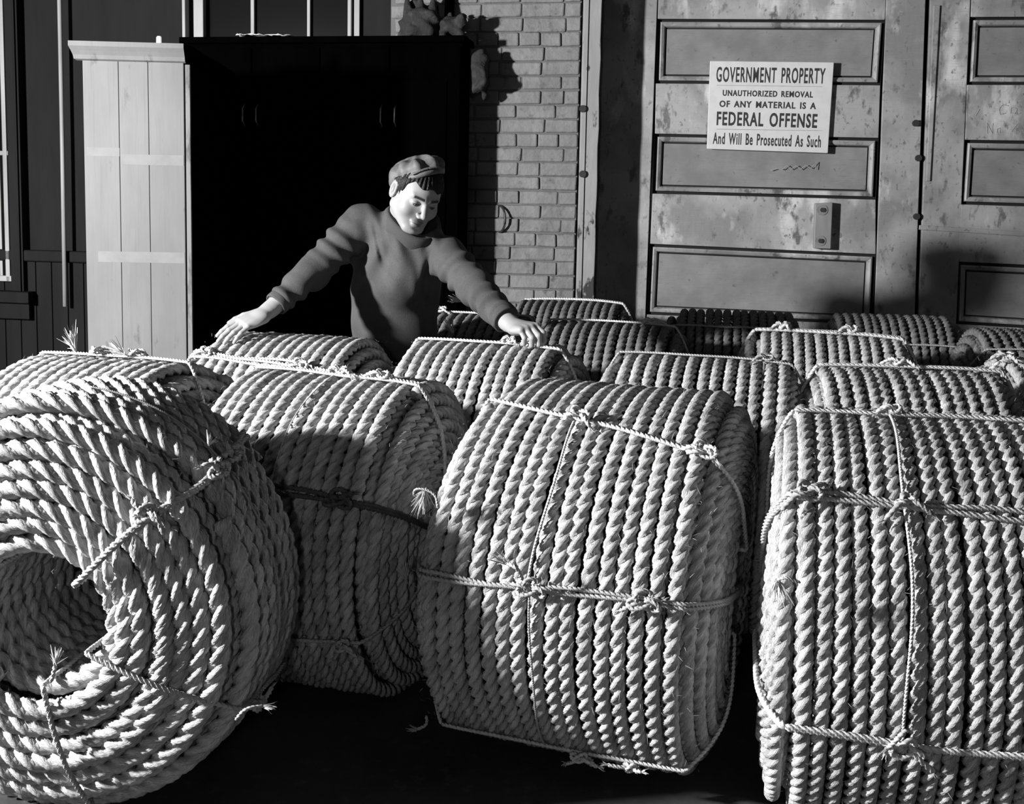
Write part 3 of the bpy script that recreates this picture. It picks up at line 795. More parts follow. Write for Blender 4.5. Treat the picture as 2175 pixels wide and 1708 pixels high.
# ================================================================ SDF modelling (for the man and the sacks)
def vnorm(x, y, z): return np.sqrt(x * x + y * y + z * z)
def smin(a, b, k):
    h = np.clip(.5 + .5 * (b - a) / k, 0, 1); return b + (a - b) * h - k * h * (1 - h)
def smax(a, b, k): return -smin(-a, -b, k)
def ell(p, c, r):
    x, y, z = (p[0] - c[0]), (p[1] - c[1]), (p[2] - c[2])
    k0 = vnorm(x / r[0], y / r[1], z / r[2]); k1 = vnorm(x / r[0] ** 2, y / r[1] ** 2, z / r[2] ** 2)
    return k0 * (k0 - 1) / (k1 + 1e-6)
def cone(p, a, b, ra, rb):
    a = np.asarray(a, np.float32); b = np.asarray(b, np.float32); d = b - a; dd = float(d @ d) + 1e-12
    q = [p[i] - a[i] for i in range(3)]
    h = np.clip((q[0] * d[0] + q[1] * d[1] + q[2] * d[2]) / dd, 0, 1)
    return vnorm(q[0] - h * d[0], q[1] - h * d[1], q[2] - h * d[2]) - (ra + (rb - ra) * h)
def surface_nets(f, lo, hi, h):
    ax = [np.arange(lo[i], hi[i] + h, h, dtype=np.float32) for i in range(3)]
    g = np.meshgrid(*ax, indexing='ij'); v = f(g).astype(np.float32)
    n = v.shape; ins = v < 0
    c = [m - 1 for m in n]
    corner = lambda i, j, k: v[i:c[0] + i, j:c[1] + j, k:c[2] + k]
    cnt = sum((corner(i, j, k) < 0).astype(np.int8) for i in (0, 1) for j in (0, 1) for k in (0, 1))
    act = (cnt > 0) & (cnt < 8); idx = -np.ones(act.shape, np.int64); A = np.argwhere(act); idx[act] = np.arange(len(A))
    acc = np.zeros((len(A), 3)); m = np.zeros(len(A))
    C = {}
    for i in (0, 1):
        for j in (0, 1):
            for k in (0, 1): C[i, j, k] = v[A[:, 0] + i, A[:, 1] + j, A[:, 2] + k]
    for axis in range(3):
        for o1 in (0, 1):
            for o2 in (0, 1):
                a = [0, 0, 0]; oth = [q for q in range(3) if q != axis]; a[oth[0]] = o1; a[oth[1]] = o2; b = list(a); b[axis] = 1
                va, vb = C[tuple(a)], C[tuple(b)]; s = (va < 0) != (vb < 0); t = np.where(s, va / (va - vb + 1e-20), 0)
                pt = np.tile(np.array(a, float), (len(A), 1)); pt[:, axis] = t; acc[s] += pt[s]; m[s] += 1
    V = np.array(lo) + (A + acc / m[:, None]) * h
    F = []
    for axis in range(3):
        o1, o2 = [(1, 2), (2, 0), (0, 1)][axis]
        sl0 = [slice(None)] * 3; sl1 = [slice(None)] * 3; sl0[axis] = slice(0, -1); sl1[axis] = slice(1, None)
        E0, E1 = ins[tuple(sl0)], ins[tuple(sl1)]; W_ = np.argwhere(E0 != E1)
        W_ = W_[(W_[:, o1] > 0) & (W_[:, o2] > 0) & (W_[:, o1] < n[o1] - 1) & (W_[:, o2] < n[o2] - 1)]
        fl_ = E0[W_[:, 0], W_[:, 1], W_[:, 2]]
        q = []
        for d1, d2 in ((-1, -1), (0, -1), (0, 0), (-1, 0)):
            I = W_.copy(); I[:, o1] += d1; I[:, o2] += d2; q.append(idx[I[:, 0], I[:, 1], I[:, 2]])
        q = np.stack(q, 1); q[~fl_] = q[~fl_][:, ::-1]; F.append(q)
    return V, np.concatenate(F)
def smooth_mesh(V, F, it=2, lam=.5):
    e = np.concatenate([F[:, [0, 1]], F[:, [1, 2]], F[:, [2, 3]], F[:, [3, 0]]]); e = np.concatenate([e, e[:, ::-1]])
    for _ in range(it):
        s = np.stack([np.bincount(e[:, 0], V[e[:, 1], i], len(V)) for i in range(3)], 1); n = np.bincount(e[:, 0], minlength=len(V))[:, None]
        V = V + lam * (s / np.maximum(n, 1) - V)
    return V

# ================================================================ THE MAN
person = empty('person', (-.42, 3.9, 0), 0, 'young man in a dark sweater and flat cap leaning over two rope coils', 'person')
PO = np.array([-.42, 3.9, 0.0])
headc = P(884, 414, 3.60)
RH = np.array(Matrix.Rotation(rad(12), 3, 'Y') @ Matrix.Rotation(rad(34), 3, 'Z') @ Matrix.Rotation(rad(22), 3, 'X'))   # local -> world
HS = .935
def to_head(g): # world grid -> head coords
    x, y, z = g[0] - headc[0], g[1] - headc[1], g[2] - headc[2]
    return [(R_[0] * x + R_[1] * y + R_[2] * z) / (HS * q_) for R_, q_ in zip(RH.T, (1.05, 1, 1))]
def head_world(p): return headc + RH @ (np.array(p) * HS)
neck_b = P(858, 497, 3.70)
def skull(p): return ell(p, (0, .014, .030), (.0745, .094, .084))
def sd_head(p):
    ax = np.abs(p[0]); q = [ax, p[1], p[2]]
    d = skull(p)
    d = smin(d, ell(p, (0, -.022, -.022), (.0625, .060, .085)), .03)
    d = smin(d, cone(q, (.055, .002, -.050), (.023, -.062, -.095), .021, .018), .025)
    d = smin(d, ell(p, (0, -.070, -.097), (.022, .020, .018)), .02)
    d = smin(d, ell(q, (.044, -.050, -.030), (.023, .025, .026)), .02)
    d = smin(d, cone(q, (.008, -.079, .021), (.042, -.064, .024), .011, .009), .012)
    d = smin(d, cone(p, (0, -.080, .012), (0, -.104, -.030), .0075, .0105), .010)
    d = smin(d, ell(q, (.0125, -.094, -.036), (.0085, .012, .0075)), .006)
    d = smax(d, -ell(q, (.031, -.094, .004), (.018, .020, .0115)), .010)       # sockets
    d = smin(d, ell(q, (.0315, -.0655, .001), (.0160, .0165, .0130)), .005)   # lids over the eyeball
    d = smax(d, -ell(q, (.0315, -.084, -.0030), (.0125, .009, .0036)), .0015) # open slit
    d = smax(d, -ell(q, (.006, -.099, -.0435), (.0035, .006, .003)), .002)    # nostrils
    d = smin(d, ell(p, (0, -.076, -.0645), (.024, .0145, .0075)), .005)
    d = smin(d, ell(p, (0, -.0745, -.0755), (.020, .0150, .0080)), .004)
    d = smax(d, -cone(p, (-.021, -.0890, -.0690), (.021, -.0890, -.0690), .0022, .0022), .003)
    d = smax(d, -ell(p, (0, -.092, -.086), (.018, .006, .005)), .006)
    # ears
    e = ell(q, (.0770, .018, -.002), (.0090, .021, .034)); e = smax(e, -ell(q, (.0860, .013, .001), (.0085, .0125, .022)), .002)
    d = smin(d, e, .004)
    return d
def sd_body_neck(g): return cone(g, neck_b + [0, .03, -.03], head_world((0, .028, -.05)), .062, .056)
lo, hi = headc - .15, headc + .16
lo[2] -= .08
def f_head(g): return smin(sd_head(to_head(g)), sd_body_neck(g), .022)
HV, HF = surface_nets(f_head, lo, hi, .0019)
HV = smooth_mesh(HV, HF, 1, .4)
pl = (HV - headc) @ RH / HS     # head coords of vertices
tone = np.full(len(HV), .28)
def blob(c, r, soft=1.0): return np.clip(1.6 - 1.6 * np.sqrt((((np.stack([np.abs(pl[:, 0]), pl[:, 1], pl[:, 2]], 1) - c) / r) ** 2).sum(1)) * soft + .3, 0, 1)
lips = np.maximum(blob((0, -.088, -.0645), (.024, .02, .0055)), blob((0, -.088, -.0755), (.020, .02, .006)))
tone = tone * (1 - .55 * lips)
tone = tone * (1 - .85 * blob((0, -.088, -.069), (.023, .02, .0018)))
tone = tone * (1 - .45 * blob((.082, .013, .001), (.012, .011, .018)))  # ear hollow darkened, its shade put into the tone
brow = np.exp(-((pl[:, 2] - (.0235 + .06 * (np.abs(pl[:, 0]) - .02) - 9 * np.maximum(np.abs(pl[:, 0]) - .032, 0) ** 2)) / .0048) ** 2) * (np.abs(pl[:, 0]) > .012) * (np.abs(pl[:, 0]) < .048) * (pl[:, 1] < -.03)
tone = tone * (1 - .94 * np.clip(brow * 1.6, 0, 1))
lid_shade = blob((.0315, -.082, -.002), (.0150, .02, .0058)); tone = tone * (1 - .75 * lid_shade ** 1.5)  # shade around the eyes painted into the skin tone
lash = blob((.0315, -.082, .001), (.0150, .02, .0022)); tone = tone * (1 - .85 * lash)

def limb_sd(g, pts, rs_, k=.02):
    d = None
    for i in range(len(pts) - 1):
        e = cone(g, pts[i], pts[i + 1], rs_[i], rs_[i + 1]); d = e if d is None else smin(d, e, k)
    return d
# joints from the photo
R_sh, R_el, R_wr = P(768, 474, 3.75), P(664, 578, 3.65), P(574, 657, 3.53)
L_sh, L_el, L_wr = P(948, 545, 3.66), P(1008, 610, 3.47), P(1080, 685, 3.30)
R_hand = P(538, 679, 3.48); L_hand = P(1110, 697, 3.24)
def orient(g, c, Rm):
    x, y, z = g[0] - c[0], g[1] - c[1], g[2] - c[2]
    return [R_[0] * x + R_[1] * y + R_[2] * z for R_ in Rm.T]
def basis(fwd, up):
    f = np.array(fwd, float); f /= np.linalg.norm(f); u = np.array(up, float); u -= f * (u @ f); u /= np.linalg.norm(u)
    return np.stack([np.cross(f, u), f, u], 1)       # columns: side, forward, up
def hand_sdf(wr, c, Rm, fingers, thumb, palm=(.040, .046, .014)):
    def f(g):
        p = orient(g, c, Rm)
        d = ell(p, (0, 0, 0), (palm[0] * 1.04, palm[1], palm[2] * 1.15))
        for sx in (-.026, -.009, .009, .026):
            d = smin(d, cone(p, (sx * .7, -.030, 0), (sx * 1.05, .036, .002), .012, .0098), .010)
        wl = Rm.T @ (wr - c)
        d = smin(d, cone([p[0], p[1], p[2] * 1.25], wl * [1, 1, 1.25], (0, -.030, 0), .027, .026), .02)
        for ch in fingers:
            e = None; pts, rr = ch
            for i in range(len(pts) - 1):
                q = cone(p, pts[i], pts[i + 1], rr[i], rr[i + 1]); e = q if e is None else smin(e, q, .003)
            d = smin(d, e, .004)
        pts, rr = thumb; e = None
        for i in range(len(pts) - 1):
            q = cone(p, pts[i], pts[i + 1], rr[i], rr[i + 1]); e = q if e is None else smin(e, q, .004)
        return smin(d, e, .008)
    return f
# right hand lies flat, fingers stretched down over the coil
fw = P(490, 700, 3.43) - R_hand
RmR = basis(fw, (.15, -.25, 1))
def chain(x, y0, L, splay, bends, r0=.0088):
    pts = [np.array([x, y0, .001])]; a = 0; yaw = splay
    for l, b in zip(L, bends):
        a += b; pts.append(pts[-1] + l * np.array([math.sin(yaw) * math.cos(a), math.cos(yaw) * math.cos(a), -math.sin(a)]))
    return pts, [r0, r0 * .95, r0 * .86, r0 * .72]
fR = [chain(-.028, .036, (.032, .019, .017), -.16, (.25, .2, .15), .0078), chain(-.0095, .040, (.040, .025, .019), -.05, (.22, .2, .15)),
      chain(.0095, .041, (.043, .027, .020), .03, (.2, .2, .15), .0092), chain(.028, .038, (.038, .023, .019), .12, (.2, .18, .15))]
tR = ([(.030, -.026, -.002), (.050, .004, -.006), (.060, .030, -.012), (.062, .052, -.016)], [.014, .012, .0105, .0085])
fhR = hand_sdf(R_wr, R_hand, RmR, fR, tR)
# left hand pinches the twine: fingers curled under
fw2 = P(1140, 700, 3.17) - L_hand
RmL = basis(fw2, (.10, -.55, 1))
fL = [chain(-.027, .034, (.036, .024, .018), -.05, (.55, 1.15, .7), .0092), chain(-.009, .037, (.040, .026, .018), 0, (.60, 1.2, .8), .0095),
      chain(.009, .036, (.037, .024, .018), .02, (.75, 1.25, .8), .0092), chain(.026, .032, (.029, .019, .016), .06, (.9, 1.2, .8), .0080)]
tL = ([(-.028, -.024, -.004), (-.042, .006, -.016), (-.034, .034, -.030), (-.018, .050, -.042)], [.0145, .0125, .011, .009])
fhL = hand_sdf(L_wr, L_hand, RmL, fL, tL)
parts_V = [HV]; parts_F = [HF]; parts_T = [tone]
def add_piece(f, lo, hi, h, t=.31, it=1):
    V, F = surface_nets(f, np.array(lo), np.array(hi), h); V = smooth_mesh(V, F, it, .4)
    parts_V.append(V); parts_F.append(F); parts_T.append(np.full(len(V), t)); return V
fa_R = lambda g: smin(fhR(g), limb_sd(g, [R_wr + (R_wr - R_el) * .02, R_wr - (R_wr - R_el) * .35], [.026, .034]), .015)
fa_L = lambda g: smin(fhL(g), limb_sd(g, [L_wr + (L_wr - L_el) * .02, L_wr - (L_wr - L_el) * .35], [.026, .034]), .015)
add_piece(fa_R, R_hand - [.17, .13, .10], R_hand + [.15, .19, .14], .0018)
add_piece(fa_L, L_hand - [.16, .13, .11], L_hand + [.13, .19, .14], .0018)
# torso, arms and legs under the clothes
ZK = np.array([.60, .70, .775, .872, .95, 1.0, 1.06, 1.10, 1.15])
CX = np.array([-.425, -.422, -.418, -.408, -.398, -.390, -.384, -.378, -.372])
AX = np.array([.150, .148, .145, .150, .158, .163, .160, .150, .125])
def torso(g, grow=0.0):
    z = g[2]; cx = np.interp(z, ZK, CX); a = np.interp(z, ZK, AX) + grow; cy = np.interp(z, [.6, .9, 1.2], [3.975, 3.84, 3.735]); b = .112 + grow - .02 * np.clip((z - 1.0) / .2, 0, 1)
    k = np.sqrt(((g[0] - cx) / a) ** 2 + ((g[1] - cy) / b) ** 2); d = (k - 1) * np.minimum(a, b)
    return smax(smax(d, z - 1.12, .05), .54 - z, .02)
hipc = np.array([-.425, 3.98, .64])
def sd_under(g):
    d = torso(g, -.012)
    d = smin(d, cone(g, R_sh, L_sh, .040, .040), .04)
    d = smin(d, cone(g, neck_b + [0, .04, -.08], neck_b + [0, .02, .0], .050, .05), .04)
    d = smin(d, limb_sd(g, [R_sh, R_el, R_wr], [.052, .040, .028]), .03)
    d = smin(d, limb_sd(g, [L_sh, L_el, L_wr], [.052, .040, .028]), .03)
    for sx, kx, axx in ((-.08, -.18, -.20), (.08, .06, .05)):
        d = smin(d, limb_sd(g, [hipc + [sx, 0, .0], hipc + [kx, -.04, -.24], hipc + [axx, .0, -.56]], [.08, .055, .04], .02), .04)
    return d
add_piece(sd_under, (-1.12, 3.15, .05), (.08, 4.16, 1.32), .011, it=2)
off = 0; FF = []
for V, F in zip(parts_V, parts_F): FF.append(F + off); off += len(V)
tn = np.concatenate(parts_T)
mesh_np('body', np.concatenate(parts_V) - PO, np.concatenate(FF), M['skin'], person, True, {'tone': np.stack([tn] * 3, 1)})

# sweater
def fold(g, dirv, fr, amp, ph=0., w1=3.0):
    t = g[0] * dirv[0] + g[1] * dirv[1] + g[2] * dirv[2]
    return amp * np.sin(t * fr + ph + 1.3 * np.sin(g[0] * w1 * 5 + g[2] * 9 + ph) + .8 * np.sin(g[2] * 23 - g[0] * 11))
def sleeve(g, sh, el, wr, rr, sgn, seed):
    # base tube with ring folds that bunch towards the elbow and cuff
    d1 = cone(g, sh, el, rr[0], rr[1]); d2 = cone(g, el, wr, rr[1], rr[2]); d = smin(d1, d2, .03)
    ax = wr - sh; L = np.linalg.norm(ax); ax = ax / L
    t = (g[0] - sh[0]) * ax[0] + (g[1] - sh[1]) * ax[1] + (g[2] - sh[2]) * ax[2]
    side = (g[2] - sh[2]) + (g[0] - sh[0]) * .6 * sgn
    fo = np.sin(t * 120 + side * 45 + 2.0 * np.sin(side * 28 + seed) + seed) * .0058 * np.clip((t / L - .48) * 5, 0, 1)
    fo2 = np.sin(t * 52 - side * 55 + seed * 2 + np.sin(side * 20)) * .0085 * np.clip(1 - np.abs(t / L - .30) * 4, 0, 1)
    return d + fo + fo2
Rc, Lc = R_wr - (R_wr - R_el) * .12, L_wr - (L_wr - L_el) * .06
def cut(g, wr, el, at):   # cuff plane
    d = wr - el; d = d / np.linalg.norm(d); return (g[0] - at[0]) * d[0] + (g[1] - at[1]) * d[1] + (g[2] - at[2]) * d[2]
cc = P(878, 473, 3.665); nA = np.array([.36, -.52, .78]); nA /= np.linalg.norm(nA)
def sd_sweater(g):
    d = torso(g, .004)
    sh = cone(g, R_sh + [.015, 0, -.006], neck_b + [-.01, .03, .0], .060, .062); sh = smin(sh, cone(g, neck_b + [.0, .03, -.02], L_sh + [-.005, .01, -.008], .066, .060), .04)
    d = smin(d, sh, .05)
    d = smin(d, cone(g, neck_b + [.0, .03, -.14], cc - nA * .025, .085, .080), .08)
    # drapes on the chest: run down from the collar and in to the armpits
    cx = np.interp(g[2], ZK, CX); u = g[0] - cx
    dr = .0060 * np.sin(u * 74 + 4 * np.sin(g[2] * 11 + u * 6) + 1.0) * np.clip((g[2] - .86) * 5, 0, 1)
    dr = dr + .0055 * np.sin((g[2] * 38 + np.abs(u + .02) * 60)) * np.clip(1 - np.abs(g[2] - 1.02) * 6, 0, 1)
    dr = dr + .007 * np.exp(-((u - .10 + (g[2] - .9) * .25) / .014) ** 2) * np.clip(1 - np.abs(g[2] - .92) * 6, 0, 1)
    dr = dr + .006 * np.sin(g[2] * 34 + u * 25) * np.clip((.84 - g[2]) * 8, 0, 1)
    d = d + dr
    a = sleeve(g, R_sh, R_el, Rc, (.066, .052, .037), 1, 1.0); a = smax(a, cut(g, R_wr, R_el, Rc), .004); d = smin(d, a, .022)
    b = sleeve(g, L_sh, L_el, Lc, (.068, .054, .040), -1, 2.2); b = smax(b, cut(g, L_wr, L_el, Lc), .004); d = smin(d, b, .022)
    # armpit creases
    for c, n_ in ((R_sh, -1), (L_sh, 1)):
        uu = (g[0] - c[0]) * n_ + .052; d = d + .012 * np.exp(-((uu + .25 * (c[2] - g[2])) / .010) ** 2) * np.clip((c[2] + .03 - g[2]) * 16, 0, 1) * np.clip((g[2] - c[2] + .15) * 16, 0, 1)
    d = smax(d, -cone(g, cc + nA * .045, cc + nA * .25, .078, .10), .006)     # neck opening
    return d
SV, SF = surface_nets(sd_sweater, np.array((-1.10, 3.15, .53)), np.array((.06, 4.14, 1.34)), .0046)
SV = smooth_mesh(SV, SF, 1, .5)
sweater = mesh_np('sweater', SV - PO, SF, M['wool'], person, True)
# stand-away rolled collar
cols = []
e1 = np.cross(nA, [0, 1, 0]); e1 /= np.linalg.norm(e1); e2 = np.cross(nA, e1)
prof = [(.090, -.040), (.098, -.022), (.098, .004), (.092, .016), (.084, .014), (.081, -.002), (.081, -.040)]
for (r, z) in prof:
    cols.append([cc + (r + .003 * math.sin(3 * q + 1)) * (math.cos(q) * e1 + math.sin(q) * e2) + nA * (z + .004 * math.sin(2 * q)) - PO for q in np.linspace(0, 2 * math.pi, 48, False)])
MB().grid(cols, True).build('collar', M['wool'], sweater, smooth=True)
for c, wr, el, r in ((Rc, R_wr, R_el, .0375), (Lc, L_wr, L_el, .0405)):
    d = (wr - el) / np.linalg.norm(wr - el); a = np.cross(d, [0, 0, 1]); a /= np.linalg.norm(a); b = np.cross(d, a)
    rows = [[c + d * t + rr * (math.cos(q) * a + math.sin(q) * b) - PO for q in np.linspace(0, 2 * math.pi, 32, False)] for t, rr in ((-.03, r + .0005), (-.026, r + .003), (-.002, r + .0025), (.002, r), (0, r - .004), (-.02, r - .005))]
    MB().grid(rows, True).build('cuff', M['wool'], sweater, smooth=True)
# trousers and shoes (hidden behind the coils, standing on the floor)
def sd_tr(g):
    d = smax(torso(g, .012), g[2] - .60, .01); d = smax(d, .54 - g[2], .03)
    for sx, kx, axx in ((-.08, -.18, -.20), (.08, .06, .05)):
        d = smin(d, limb_sd(g, [hipc + [sx, 0, .02], hipc + [kx, -.04, -.24], hipc + [axx, .0, -.56]], [.098, .075, .065], .02), .04)
    return smax(d, .07 - g[2], .004)
V, F = surface_nets(sd_tr, np.array((-.80, 3.72, .04)), np.array((-.10, 4.22, .80)), .010)
mesh_np('trousers', smooth_mesh(V, F, 2) - PO, F, M['trousers'], person, True)
for axx in (-.20, .05):
    c = hipc + [axx, 0, -.60]
    fsh = lambda g: smax(smin(ell(g, c + [0, -.07, .02], (.048, .115, .055)), ell(g, c + [0, .03, .05], (.045, .06, .075)), .03), .001 - g[2], .002)
    V, F = surface_nets(fsh, c - [.08, .2, .05], c + [.08, .12, .14], .008); mesh_np('shoe', V - PO, F, M['leather'], person, True)
# eyes
for sx in (-1, 1):
    c = head_world((sx * .0315, -.0675, -.0015)); me_ = MB()
    rows = [[c + .0114 * np.array([math.cos(q) * math.sin(t), math.sin(q) * math.sin(t), math.cos(t)]) - PO for q in np.linspace(0, 2 * math.pi, 18, False)] for t in np.linspace(.05, math.pi - .05, 12)]
    eye = me_.grid(rows, True, True).build('eye', M['eye'], person, smooth=True)
    look = RH @ np.array([.10, -1.0, -.22]); look /= np.linalg.norm(look); a = np.cross(look, [0, 0, 1]); a /= np.linalg.norm(a); b = np.cross(look, a)
    rows = [[c + look * d_ + r * (math.cos(q) * a + math.sin(q) * b) - PO for q in np.linspace(0, 2 * math.pi, 20, False)] for d_, r in ((.0089, .0064), (.0110, .0056), (.0122, .0028), (.0124, .0002))]
    MB().grid(rows, True).build('iris', M['iris'], eye, smooth=True)
# hair: a thicker skull shell with an uneven fringe and sideburns
RC = RH @ np.array(Matrix.Rotation(rad(-27), 3, 'Y') @ Matrix.Rotation(rad(-38), 3, 'X'))
capc = head_world((-.004, .046, .074))
def sd_hair(g):
    p = to_head(g); ax = np.abs(p[0])
    st = .0022 * np.sin(np.arctan2(p[0], -p[1]) * 34 + p[2] * 60) + .0012 * np.sin(np.arctan2(p[0], -p[1]) * 81)
    d = ell(p, (0, .016, .034), (.0810, .100, .088)) + st
    fr = .066 - .010 * np.cos(p[0] * 30) + .006 * np.sin(p[0] * 95 + 1) - .010 * (p[0] > 0) * np.clip(p[0] * 25, 0, 1)
    low = np.where(p[1] < -.045, fr, np.where(p[1] < -.005, -.012 + np.clip((-.005 - p[1]) / .04, 0, 1) ** .8 * .075, -.075 - p[1] * .0))
    low = np.where((p[1] >= -.006) & (p[1] < .036), .024, low)
    low = np.where((p[1] >= -.034) & (p[1] < -.002), -.036 + (-.002 - p[1]) * 1.9, low)
    d = smax(d, (low - p[2]) * .7, .004)
    pc = orient(g, capc, RC); return smax(d, pc[2] + .008, .004)
V, F = surface_nets(sd_hair, headc - .14, headc + .15, .0026); hair = mesh_np('hair', smooth_mesh(V, F, 1) - PO, F, M['hair'], person, True)
# flat cap with a soft folded crown and a short peak
def sd_cap(g):
    p = orient(g, capc, RC)
    th = np.arctan2(p[0], -p[1])
    fo = .0052 * np.sin(th * 9 + 9 * p[2] + 14 * np.hypot(p[0], p[1])) * np.clip(np.hypot(p[0], p[1]) * 18 - .3, 0, 1) + .003 * np.sin(p[0] * 90 + p[1] * 60)
    d = ell(p, (0, .004, .0), (.079, .096, .034))
    d = smin(d, ell(p, (-.008, .02, .008), (.062, .074, .031)), .03)
    d = smin(d, ell(p, (-.034, .045, -.016), (.056, .062, .034)), .03)
    d = d + fo
    band = ell(p, (0, -.006, -.026), (.077, .094, .026)); d = smin(d, band, .012)
    inner = ell(p, (.0, -.004, -.050), (.072, .088, .060)); d = smax(d, -inner, .004)
    return d
V, F = surface_nets(sd_cap, capc - .145, capc + .15, .0026); cap = mesh_np('cap', smooth_mesh(V, F, 2) - PO, F, M['cap'], person, True)
def sd_peak(g):
    p = orient(g, capc, RC); z = p[2] + .012 + .9 * p[0] ** 2 * 4 + (p[1] + .09) * -.25
    d = np.abs(z) - .003; e = ell([p[0], p[1], p[2] * 0], (0, -.084, 0), (.052, .018, .05)); return smax(d, e, .003)
V, F = surface_nets(sd_peak, capc - .16, capc + .12, .0026); mesh_np('peak', smooth_mesh(V, F, 1) - PO, F, M['cap'], cap, True)
button = head_world((-.006, .02, .135))

# ---------------------------------------------------------------- frayed ends and tassels that stand clear of the coils
def local_to(root, p):
    a = -root.rotation_euler[2]; d = np.array(p) - np.array(root.location); c, s_ = math.cos(a), math.sin(a)
    return np.array([c * d[0] - s_ * d[1], s_ * d[0] + c * d[1], d[2]])
def end_at(root, px, py, Y, dpx, dpy, L, m, seed, n=34, stem=None, r=.004, spread=.3, name='frayed_end', wd=.0011):
    a = P(px, py, Y); b = P(px + dpx, py + dpy, Y); la, lb = local_to(root, a), local_to(root, b)
    o = tassel(la, lb - la, L, m, root, seed, n, spread, name, wd)
    if stem: 
        pts = smooth_pts([local_to(root, P(x, y, yy)) for x, y, yy in stem] + [la]); cord_obj([pts], r, m, root, 'loose_end')
    return o
roots = {o['label']: o for o in COL.objects if o.get('category') == 'rope coil'}
def RT(frag): return [o for k, o in roots.items() if frag in k][0]
fl, b1, b2, b3 = RT('nearest the camera'), RT('half shaded'), RT('brightly lit upper'), RT('right of the front row')
end_at(b2, 903, 1040, 2.14, -8, 30, .045, C, 101, 60, [(930, 1080, 2.12), (925, 1046, 2.13), (880, 1035, 2.14), (878, 1058, 2.14)], .0028, .42)
end_at(b2, 1075, 1196, 2.02, -12, -8, .03, C, 102, 26, [(1110, 1232, 2.02), (1098, 1205, 2.0)], .0042, .35)
end_at(b3, 1650, 1232, 1.79, 6, 30, .036, C, 103, 50, [(1700, 1238, 1.78), (1668, 1226, 1.78)], .003, .35)
end_at(b3, 1885, 1590, 1.76, -14, 18, .02, C, 104, 22, [(1928, 1550, 1.75), (1905, 1570, 1.74)], .0048, .4)
end_at(fl, 118, 1412, 1.88, 3, -24, .03, C, 105, 26, [(108, 1450, 1.88)], .004, .3)
end_at(fl, 560, 1500, 2.0, 30, 2, .02, CM, 106, 24, [(500, 1530, 1.98), (520, 1505, 1.98)], .004, .4)
end_at(fl, 445, 945, 2.05, 4, -24, .022, C, 107, 22, None, spread=.4)
c0_, d1_, c2_ = RT('farthest left'), RT('raised forearm'), RT('is tying')
end_at(c0_, 160, 745, 2.86, -12, -30, .055, C, 108, 40, None, spread=.25, wd=.0016)
end_at(c0_, 265, 752, 2.86, -20, -10, .05, C, 109, 40, None, spread=.3, wd=.0014)
end_at(d1_, 962, 706, 3.95, -10, -20, .05, C, 110, 36, None, spread=.35, wd=.0016)
end_at(d1_, 985, 640, 4.15, -26, -6, .05, C, 111, 36, None, spread=.14, wd=.0016)
end_at(b1, 885, 1550, 2.3, -14, -4, .02, CM, 112, 16, [(905, 1520, 2.3), (908, 1540, 2.3)], .004, .4)
end_at(b1, 862, 1230, 2.32, -6, -24, .03, C, 113, 36, None, spread=.4)

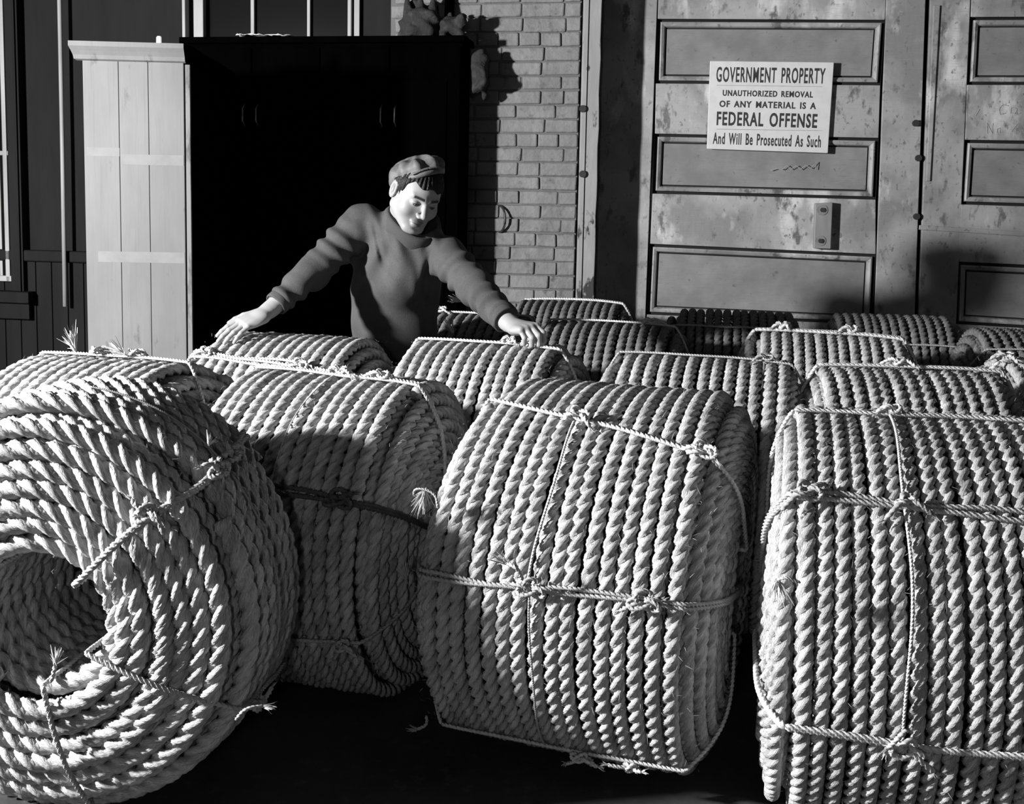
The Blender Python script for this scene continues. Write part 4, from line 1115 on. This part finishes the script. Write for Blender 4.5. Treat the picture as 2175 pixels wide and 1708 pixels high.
# ---------------------------------------------------------------- things lying on the cabinet and the lockers
def sack(c, r, seed, label, spikes=0.0):
    rs = np.random.RandomState(seed); K = [(rs.uniform(-1, 1, 3) * np.array(r) * .75, rs.uniform(.3, .6)) for _ in range(9)]
    ph = rs.uniform(0, 6, 6)
    def f(g):
        p = [g[0] - c[0], g[1] - c[1], g[2] - c[2]]
        d = ell(p, (0, 0, 0), (r[0] * .8, r[1] * .8, r[2] * .7))
        for q, k in K: d = smin(d, ell(p, q, (r[0] * k * .7, r[1] * k, r[2] * k)), .02)
        d = d + .007 * np.sin(p[0] * 60 + ph[0] + 3 * np.sin(p[2] * 40)) + .006 * np.sin(p[2] * 70 + p[1] * 40 + ph[1])
        if spikes:
            for k in range(3):
                a = np.array([(-.5 + k * .5) * r[0], 0, r[2] * .4]); d = smin(d, cone(p, a, a + np.array([rs.uniform(-.03, .03), 0, r[2] * (1.0 + .4 * rs.rand()) * spikes]), .03, .006), .01)
        return smax(d, (c[2] - r[2] * .72) - g[2], .004) if spikes >= 0 else d
    V, F = surface_nets(f, np.array(c) - np.array(r) * 1.6 - .04, np.array(c) + np.array(r) * 1.8 + .04, .009)
    o = mesh_np('sack', V - np.array(c), F, M['sack'], None, True); o.location = c
    tag(o, label, 'sack'); return o
def lk_y(px): X = P(px, 70, 5.3)[0]; return 5.49 - .17 * (X + 1.62) + .09
a = P(893, 52, lk_y(893)); a[2] = lz + .072
sack(a, (.11, .07, .10), 3, 'dark crumpled sack with pointed folds on the black locker, nearer its middle', .8)
a = P(962, 60, lk_y(962)); a[2] = lz + .05
sack(a, (.06, .07, .07), 9, 'dark sack slumped at the brick end of the black locker top', .3)
a = P(1018, 150, lk_y(1000)); a[1] -= .0
sack(a, (.035, .06, .13), 12, 'dark sack hanging down the brick end of the black locker', -1)
def sheet(px0, px1, py, Y, label, seed, dd=.14, zz=None):
    rs = np.random.RandomState(seed); A, B = P(px0, py, Y), P(px1, py, Y); z0 = zz if zz is not None else A[2]; n = 14
    rows = [[(A[0] + (B[0] - A[0]) * i / n, Y - dd / 2 + dd * j / 5 + .01 * math.sin(i), z0 + .004 + .010 * abs(math.sin(i * 1.3 + j)) * (1 if 0 < i < n else 1.6) + .012 * (j / 5) * abs(math.sin(i * .5))) for i in range(n + 1)] for j in range(6)]
    o = MB().grid(rows).build('paper_sheet', M['paper'], None, smooth=True)
    md = o.modifiers.new('thick', 'SOLIDIFY'); md.thickness = .001
    tag(o, label, 'paper'); return o
sheet(508, 622, 70, lk_y(560) - .03, 'crumpled white paper lying on top of the black locker', 4, zz=lz)
sheet(250, 330, 78, 4.55, 'thin pale sheet lying on the moulded top of the pale cabinet', 5, zz=cz + .016)
q = P(339, 66, 4.5); mb = MB(); mb.tube([(0, 0, 0), (0, 0, .012), (0, 0, .018), (0, 0, .05), (0, 0, .055)], [.022, .022, .014, .013, .009], 16)
o = mb.build('jar', M['paper'], None, smooth=True); o.location = (q[0], 4.5, cz + .016); tag(o, 'small white pot standing on the pale cabinet', 'pot')
